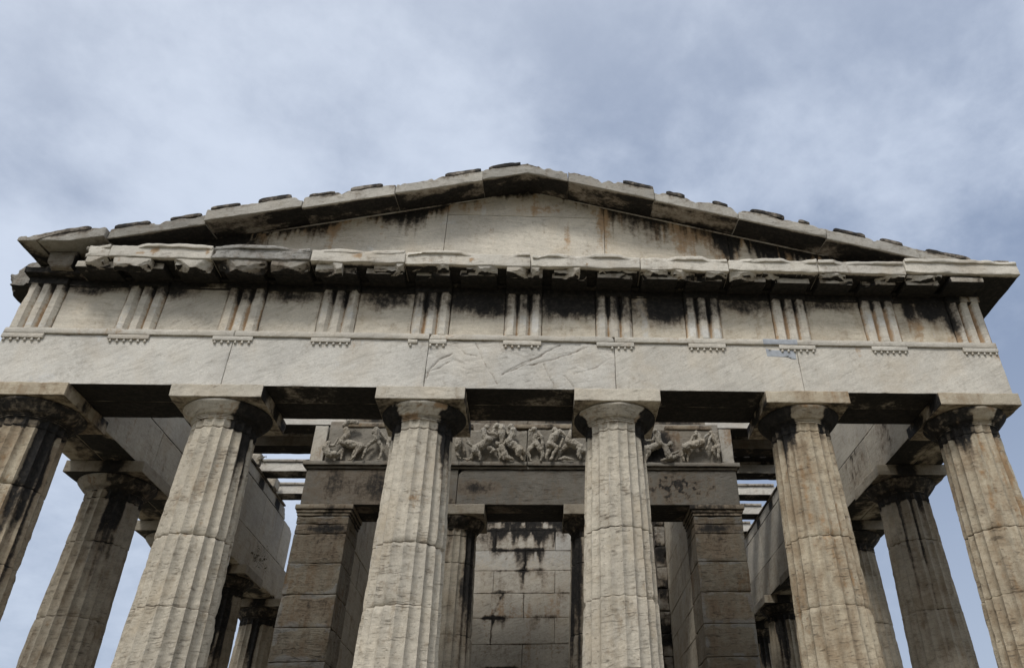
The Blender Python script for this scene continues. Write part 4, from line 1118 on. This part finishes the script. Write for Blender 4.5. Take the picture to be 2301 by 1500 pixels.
def endw(P, N):
    w = zero(P)
    x, z = P[:, 0], P[:, 2]
    j = lambda zt, L, f, sd, xc, xr, a: .74 * a * drips(P, zt, L, f=f, seed=sd) * sst(xr, xr * .6, np.abs(x - xc + .1 * fbm(P, 2, 2, sd)))
    w[:, 0] += j(6.78, .32, 2.2, 1, .0, 1.0, .80) + j(6.57, .28, 3.0, 2, .15, .55, .85) + j(6.57, .16, 3.0, 12, -.65, .22, .7) + j(6.13, .40, 2.6, 3, .05, .42, .7) + j(6.13, .14, 3.0, 9, -.6, .3, .55) + j(5.68, .45, 2.4, 4, .12, .35, .45) + j(5.23, .3, 3, 5, -.5, .3, .4) + j(4.73, .16, 3, 6, -.6, .35, .7) + j(4.73, .14, 3, 16, .4, .35, .6) + j(3.74, .2, 3, 7, -.45, .45, .75)
    _, dk = crack_field(P, [([[-.337, 6.10], [-.5, 5.9], [-.654, 5.714]], .012, .0), ([[-.50, 5.20], [-.58, 5.05], [-.62, 4.88], [-.70, 4.72]], .022, 0), ([[-.72, 6.57], [-.73, 6.13]], .02, 0), ([[.60, 6.57], [.56, 6.15]], .02, 0), ([[-.04, 6.13], [-.04, 5.72]], .02, 0),
                            ([[.1, 4.5], [.3, 4.56]], .01, 0), ([[-.68, 4.72], [-.70, 4.22]], .014, 0), ([[-.04, 5.2], [-.05, 4.75]], .012, 0)], .03)
    w[:, 0] += .5 * dk
    ze = np.array(CE); kk = np.clip(np.searchsorted(ze, z), 1, len(ze) - 1)
    e = np.minimum(np.abs(z - ze[kk]), np.abs(z - ze[kk - 1]))
    w[:, 0] += .42 * sst(.035, .0, e) * np.clip(.4 + 1.8 * fbm(P, 1.4, 3, 11), 0, 1)
    w[:, 0] += .50 * np.clip(fbm(P * np.array([1, 1, .6]), 1.8, 5, 17, .62) - .02, 0, 1) * sst(4.4, 5.6, z + .4 * fbm(P, .9, 2, 3)) + .12
    w[:, 1] += .14 + .25 * fbm(P, 1.4, 3, 13) + .2 * sst(5.2, 4.2, z)
    w[:, 2] += .42 * sst(5.0, 6.3, z) + .1  # paler towards the top: light from the open roof put into the colour
    return w


heap("cella_end_wall", parts, TEMPLE, endw, tone=.95, warm=.32, pit=.6, vary=.26, label="pale ashlar end wall with black drips behind the porch")
rs = np.random.default_rng(11)
parts = []
z = 0.0; row = 0
while z < 7.2:
    h = rs.uniform(.18, .42); x = 1.98
    while x < 2.93:
        wd_ = rs.uniform(.22, .6)
        cu = [((x + wd_ * rs.random(), 7.55, z + h * rs.random()), (rs.uniform(-.7, .7), -1, rs.uniform(-.6, .6)), .12)]
        parts.append(block(x + .012, min(x + wd_, 3.02) - .012, 7.62 + rs.uniform(-.06, .1), 8.1, z + .012, z + h - .012, res=.035 if z > 2.8 else .1, r0=.03, chip=.07, cf=4, amp=.028, af=3.5, seed=rs.uniform(0, 90), cuts=cu))
        x += wd_
    z += h
heap("rubble_fill", parts, TEMPLE, lambda P, N: np.c_[.42 + .75 * fbm(P, 1.7, 4, 3), .1 + .2 * fbm(P, 2, 3, 4), P[:, 0] * 0], tone=.62, warm=.4, pit=1.0, grime=.15, label="dark broken rubble at the right end of the end wall")
for k in range(9):
    z = 3.0 + k * .45
    stone("wall_stump", (2.80, 3.02, 7.28, 7.66, z + .01, z + .44), TEMPLE, lambda P, N: np.c_[.55 + .8 * fbm(P, 2.5, 4, 3), P[:, 0] * 0 + .1, P[:, 0] * 0], tone=.6, pit=1, chip=.08, amp=.02, res=.03)

# ---------------------------------------------------------------- carved figures of the porch frieze
FIGS = json.loads('''[["centaur",[[[-3.31,6.874,0.07],[-3.193,6.829,0.077],[-3.072,6.8,0.07],[-2.972,6.778,0.059]],[[-3.293,6.897,0.059],[-3.247,6.997,0.059],[-3.283,7.09,0.055],[-3.319,7.163,0.044]],[[-3.319,7.163,0.041],[-3.257,7.23,0.046],[-3.188,7.235,0.044],[-3.108,7.216,0.035]],[[-3.018,6.762,0.063],[-3.06,6.679,0.043],[-3.096,6.604,0.024],[-3.095,6.537,0.018],[-3.145,6.529,0.016]],[[-2.97,6.763,0.044],[-3.022,6.657,0.026],[-3.054,6.597,0.021],[-3.078,6.537,0.016]],[[-3.324,6.836,0.037],[-3.363,6.866,0.022],[-3.385,6.79,0.018]],[[-2.945,6.778,0.019],[-2.89,6.778,0.016],[-2.842,6.824,0.013],[-2.763,6.855,0.009]]]],["fallen_warrior",[[[-3.557,6.834,0.041]],[[-3.56,6.774,0.055],[-3.577,6.713,0.059],[-3.534,6.624,0.059],[-3.458,6.579,0.059],[-3.38,6.595,0.052]],[[-3.393,6.595,0.044],[-3.33,6.662,0.037],[-3.294,6.715,0.029],[-3.292,6.64,0.024],[-3.294,6.528,0.019]],[[-3.519,6.774,0.029],[-3.453,6.789,0.022],[-3.411,6.866,0.019],[-3.405,6.911,0.016]],[[-3.528,6.669,0.044],[-3.594,6.698,0.029],[-3.62,6.728,0.027]]]],["headless_warrior",[[[-2.729,7.056,0.07],[-2.716,6.986,0.066],[-2.701,6.902,0.052]],[[-2.792,7.055,0.033],[-2.667,7.056,0.033],[-2.603,6.995,0.025],[-2.568,6.941,0.022],[-2.517,6.899,0.019]],[[-2.691,6.879,0.046],[-2.615,6.78,0.043],[-2.572,6.72,0.031],[-2.59,6.645,0.025],[-2.616,6.54,0.019],[-2.642,6.532,0.016]],[[-2.711,6.879,0.041],[-2.775,6.84,0.035],[-2.835,6.779,0.027],[-2.883,6.643,0.025],[-2.908,6.531,0.018]]]],["kneeling_warrior",[[[-2.475,7.081,0.029]],[[-2.481,6.973,0.037],[-2.482,6.873,0.044],[-2.491,6.781,0.041]],[[-2.491,6.781,0.037],[-2.442,6.668,0.031],[-2.439,6.541,0.022]],[[-2.512,6.888,0.019],[-2.47,6.934,0.018],[-2.434,7.012,0.015]]]],["centaur",[[[-0.92,6.719,0.083],[-0.835,6.781,0.078],[-0.739,6.855,0.075],[-0.686,6.917,0.066]],[[-0.707,6.892,0.061],[-0.781,6.991,0.052],[-0.792,7.078,0.052]],[[-0.747,7.186,0.054]],[[-0.781,7.091,0.031],[-0.694,7.048,0.026],[-0.604,7.074,0.024],[-0.585,7.13,0.024]],[[-0.918,6.683,0.073],[-0.847,6.622,0.04],[-0.82,6.55,0.026],[-0.829,6.514,0.021]],[[-0.955,6.658,0.047],[-0.987,6.561,0.028],[-1.041,6.531,0.021],[-1.12,6.56,0.017]],[[-0.699,6.757,0.035],[-0.608,6.745,0.026],[-0.573,6.709,0.021],[-0.649,6.666,0.017]],[[-0.98,6.767,0.019],[-1.064,6.853,0.031],[-1.093,6.939,0.019]]]],["standing_warrior",[[[-0.564,7.181,0.052],[-0.607,7.13,0.035]],[[-0.462,7.182,0.061],[-0.543,7.207,0.035]],[[-0.47,7.119,0.078],[-0.465,7.031,0.073],[-0.45,6.956,0.054]],[[-0.595,7.105,0.031],[-0.624,7.03,0.035],[-0.554,6.993,0.031]],[[-0.402,7.132,0.033],[-0.359,7.057,0.028],[-0.317,7.02,0.024]],[[-0.45,6.956,0.052],[-0.434,6.857,0.042]]]],["kneeling_warrior",[[[-0.518,6.844,0.054]],[[-0.452,6.771,0.057],[-0.415,6.686,0.064],[-0.377,6.601,0.061]],[[-0.399,6.821,0.028],[-0.357,6.907,0.024],[-0.314,6.945,0.019]],[[-0.507,6.734,0.042],[-0.469,6.661,0.042],[-0.455,6.589,0.033]],[[-0.377,6.601,0.059],[-0.319,6.565,0.045],[-0.24,6.542,0.026]],[[-0.421,6.589,0.042],[-0.396,6.529,0.028]]]],["centaur",[[[-0.327,6.858,0.073],[-0.229,6.809,0.078],[-0.136,6.736,0.073],[-0.066,6.676,0.059]],[[-0.3,6.895,0.064],[-0.248,7.008,0.057],[-0.251,7.083,0.059]],[[-0.296,7.19,0.059]],[[-0.275,7.095,0.031],[-0.329,7.032,0.026],[-0.359,7.07,0.021]],[[-0.122,6.688,0.071],[-0.142,6.615,0.04],[-0.084,6.567,0.028],[-0.061,6.525,0.021]],[[-0.054,6.664,0.047],[-0.04,6.579,0.031],[-0.027,6.525,0.021]],[[-0.321,6.858,0.042],[-0.369,6.907,0.026],[-0.41,6.833,0.019]]]],["standing_warrior",[[[0.131,7.124,0.05]],[[0.161,7.049,0.064],[0.158,6.949,0.059],[0.16,6.862,0.052]],[[0.218,7.062,0.035],[0.278,6.962,0.033],[0.221,6.949,0.026]],[[0.278,6.962,0.031],[0.297,6.838,0.024],[0.299,6.739,0.019]],[[0.144,6.837,0.052],[0.056,6.738,0.04],[0.03,6.689,0.033],[0.072,6.592,0.026],[0.091,6.525,0.019]],[[0.189,6.837,0.054],[0.26,6.727,0.045],[0.307,6.642,0.033],[0.286,6.557,0.026],[0.276,6.52,0.021]],[[0.069,7.086,0.028],[0.06,7.01,0.019]]]],["striding_warrior",[[[0.516,7.128,0.061]],[[0.563,7.065,0.052],[0.506,6.976,0.078],[0.439,6.864,0.068],[0.417,6.802,0.061]],[[0.417,6.814,0.059],[0.497,6.79,0.047],[0.566,6.754,0.04]],[[0.608,7.103,0.047],[0.678,7.078,0.026],[0.747,6.991,0.019],[0.764,6.903,0.017]],[[0.452,6.765,0.047],[0.386,6.667,0.031],[0.365,6.557,0.024]],[[0.566,6.741,0.035],[0.499,6.643,0.033],[0.455,6.533,0.026]]]],["centaur",[[[0.782,6.904,0.083],[0.884,6.83,0.085],[0.987,6.756,0.078],[1.055,6.708,0.059]],[[0.805,6.954,0.073],[0.822,7.042,0.059],[0.816,7.073,0.04]],[[0.736,6.816,0.054],[0.645,6.729,0.033],[0.578,6.656,0.026],[0.539,6.546,0.019]],[[0.667,6.928,0.028],[0.622,6.816,0.026],[0.611,6.766,0.019]],[[0.986,6.695,0.059],[0.952,6.621,0.038],[0.974,6.549,0.024]],[[1.066,6.695,0.04],[1.065,6.598,0.028],[1.042,6.537,0.021]],[[0.601,6.546,0.024],[0.703,6.571,0.031],[0.804,6.548,0.028],[0.861,6.536,0.017]]]],["torn_cloak",[[[-1.217,6.938,0.052],[-1.233,6.851,0.071],[-1.247,6.753,0.059]],[[-1.175,6.827,0.047],[-1.132,6.705,0.028],[-1.117,6.657,0.017]],[[-1.269,6.753,0.042],[-1.224,6.608,0.028],[-1.175,6.548,0.017]]]],["centaur",[[[2.466,6.854,0.066],[2.376,6.816,0.072],[2.287,6.778,0.075],[2.227,6.777,0.066]],[[2.45,6.882,0.058],[2.43,6.976,0.064],[2.427,7.061,0.062]],[[2.394,7.104,0.051]],[[2.417,7.042,0.035],[2.34,6.938,0.023],[2.244,6.937,0.019],[2.169,6.993,0.016]],[[2.242,6.74,0.062],[2.254,6.657,0.041],[2.208,6.602,0.03],[2.195,6.533,0.021]],[[2.483,6.854,0.044],[2.533,6.817,0.027],[2.521,6.77,0.019]],[[2.474,7.11,0.027],[2.511,7.129,0.014]]]],["fallen_warrior",[[[2.666,6.846,0.057]],[[2.549,6.798,0.049],[2.579,6.724,0.058],[2.598,6.632,0.062],[2.637,6.577,0.058]],[[2.637,6.567,0.053],[2.726,6.605,0.039],[2.789,6.642,0.03]],[[2.619,6.558,0.039],[2.549,6.544,0.027],[2.47,6.534,0.018]],[[2.55,6.808,0.035],[2.62,6.817,0.027]],[[2.663,6.687,0.023],[2.75,6.688,0.021],[2.805,6.725,0.023]]]],["centaur",[[[3.264,6.878,0.064],[3.164,6.84,0.071],[3.039,6.811,0.072],[2.93,6.773,0.067]],[[3.249,6.907,0.057],[3.212,6.973,0.058],[3.201,7.049,0.055]],[[3.179,7.097,0.039]],[[3.165,7.039,0.028],[3.1,7.01,0.023],[3.065,6.915,0.019],[2.991,6.867,0.018],[2.93,6.867,0.012]],[[2.98,6.745,0.055],[3.01,6.68,0.035],[2.977,6.606,0.027],[2.971,6.537,0.023]],[[3.271,6.86,0.039],[3.29,6.785,0.023],[3.233,6.738,0.016]],[[2.889,6.801,0.019],[2.889,6.848,0.012]],[[2.91,6.735,0.044],[2.884,6.633,0.03],[2.911,6.541,0.018]]]],["standing_warrior",[[[3.471,7.094,0.049]],[[3.498,7.013,0.058],[3.517,6.937,0.055],[3.551,6.843,0.049]],[[3.443,6.994,0.028],[3.4,6.917,0.023],[3.362,6.804,0.021],[3.329,6.738,0.018]],[[3.569,7.014,0.03],[3.587,6.938,0.023],[3.539,6.899,0.018]],[[3.557,6.824,0.049],[3.481,6.767,0.049],[3.457,6.711,0.039],[3.485,6.646,0.023]],[[3.564,6.805,0.041],[3.562,6.712,0.032],[3.531,6.582,0.021]],[[3.407,7.07,0.027],[3.35,7.031,0.023],[3.307,6.954,0.012]]]]]''')


def ball_chain(bm_parts, a, b):
    (xa, ya, za, ra), (xb, yb, zb, rb) = a, b
    A = np.array([xa, ya, za]); B = np.array([xb, yb, zb]); L = np.linalg.norm(B - A)
    n = max(2, int(L / (.45 * min(ra, rb))) + 1)
    for t in np.linspace(0, 1, n):
        bm_parts.append((A + (B - A) * t, ra + (rb - ra) * t))


_u8, _v8 = np.meshgrid(np.arange(10) / 10 * 2 * pi, np.arange(1, 7) / 7 * pi, indexing='ij')
SPH = np.stack([np.sin(_v8) * np.cos(_u8), np.sin(_v8) * np.sin(_u8), np.cos(_v8)], -1)
_ids = np.arange(60).reshape(10, 6)


def sphere(c, r):
    V = np.concatenate([SPH.reshape(-1, 3), [[0, 0, 1], [0, 0, -1]]]) * r + c
    nx = np.roll(_ids, -1, 0)
    F = np.stack([_ids[:, :-1], _ids[:, 1:], nx[:, 1:], nx[:, :-1]], -1).reshape(-1, 4)
    cap = [[60, _ids[i, 0], nx[i, 0], nx[i, 0]] for i in range(10)] + [[61, nx[i, 5], _ids[i, 5], _ids[i, 5]] for i in range(10)]
    return V, F, np.array(cap)


def carve(kind, chains, slab, q):
    parts = []
    rs = np.random.default_rng(q)
    for ci, ch in enumerate(chains):
        # limbs alternate a little in depth, as they do in high relief
        dep = .055 + .035 * ((ci * 7 + q) % 3)
        pts = [(x, YI - dep - r * .25, z, r) for x, z, r in ch]
        if len(pts) == 1: parts.append((np.array(pts[0][:3]), pts[0][3]))
        for a, b in zip(pts[:-1], pts[1:]): ball_chain(parts, a, b)
    # heads get a nose, brow and hair mass; torsos get folds
    Vs, Fs, k = [], [], 0
    for c, r in parts:
        V, F, cap = sphere(c, r)
        Vs.append(V); Fs += [tuple(int(v) + k for v in f) for f in F] + [tuple(int(v) + k for v in f[:3]) for f in cap]
        k += len(V)
    me = bpy.data.meshes.new(kind)
    me.from_pydata(np.concatenate(Vs).tolist(), [], Fs)
    tmp = bpy.data.objects.new("carving", me); COL.objects.link(tmp)
    md = tmp.modifiers.new("r", 'REMESH'); md.mode = 'VOXEL'; md.voxel_size = .0062
    sm = tmp.modifiers.new("s", 'SMOOTH'); sm.iterations = 1; sm.factor = .5
    dg = bpy.context.evaluated_depsgraph_get()
    ev = tmp.evaluated_get(dg).to_mesh()
    n = len(ev.vertices); V = np.zeros(n * 3, np.float32); ev.vertices.foreach_get('co', V); V = V.reshape(-1, 3).astype(float)
    F = np.array([p.vertices[:] if len(p.vertices) == 4 else (*p.vertices[:], p.vertices[2]) for p in ev.polygons])
    tmp.evaluated_get(dg).to_mesh_clear()
    bpy.data.objects.remove(tmp); bpy.data.meshes.remove(me)
    N = normals(V, F)
    # muscles, folds and weathering
    V = V + N * (0.014 * fbm(V, 12., 3, q) + .011 * fbm(V * np.array([1.6, 1, .5]), 26., 3, q + 2))[:, None]
    w = np.c_[.12 * np.clip(fbm(V, 4, 3, q), 0, 1), .10 + .2 * fbm(V, 5, 3, q + 1), .25 + .3 * fbm(V, 4, 3, q + 2)]
    dark = q in (12, 13)
    o = put(kind, mesh_of(kind, V, F, w), slab, .70 if not dark else .56, .45, .5, .07)
    return o


for q, (kind, chains) in enumerate(FIGS):
    xm = np.mean([p[0] for ch in chains for p in ch])
    si = min(range(4), key=lambda i: abs(xm - (SLABS[i][0] + SLABS[i][1]) / 2))
    carve(kind, chains, SLAB[si], q)

# ---------------------------------------------------------------- dry weeds rooted in the joints
def weed(base, n, length, lean, seed, label):
    rs = np.random.default_rng(seed)
    parts = []
    for i in range(n):
        L = length * rs.uniform(.5, 1.0); r = .0042
        dirv = np.array(lean) + rs.normal(size=3) * .55
        dirv /= np.linalg.norm(dirv); bend = rs.normal(size=3) * .25
        pts = []
        for t in np.linspace(0, 1, 7):
            pts.append(np.array(base) + dirv * L * t + bend * L * t * t + np.array([0, 0, -.12 * L * t * t]))
        pts = np.array(pts); ring = []
        for m, p in enumerate(pts):
            rr = r * (1 - .75 * m / 6)
            ring.append(p + np.array([[rr, 0, 0], [0, rr, 0], [-rr, 0, 0], [0, -rr, 0]]) + 0 * p)
        V = np.concatenate(ring); ids = np.arange(28).reshape(7, 4); nx = np.roll(ids, -1, 1)
        F = np.stack([ids[:-1], nx[:-1], nx[1:], ids[1:]], -1).reshape(-1, 4)
        parts.append((V, F))
        for m in range(2, 7):          # small withered leaves
            c = pts[m]; a = rs.normal(size=3) * .02; b = rs.normal(size=3) * .02
            parts.append((np.array([c, c + a, c + a + b, c + b * .6]), np.array([[0, 1, 2, 3]])))
    V, F = merge(parts)
    V = V - np.array(base)
    o = bpy.data.objects.new("weed_tuft", mesh_of("weed_tuft", V, F, None, True, WEED)); COL.objects.link(o)
    o.location = base
    o['label'] = label; o['category'] = "weed"


weed((-5.862, 7.75, 6.05), 16, .34, (.5, 0, .5), 3, "thin dry weed sprouting low on the left flank architrave beside the dark anta")
weed((-5.85, 6.62, 7.80), 14, .16, (.6, -.3, .4), 4, "tiny dry weed on top of the left flank wall where a ceiling beam ends")
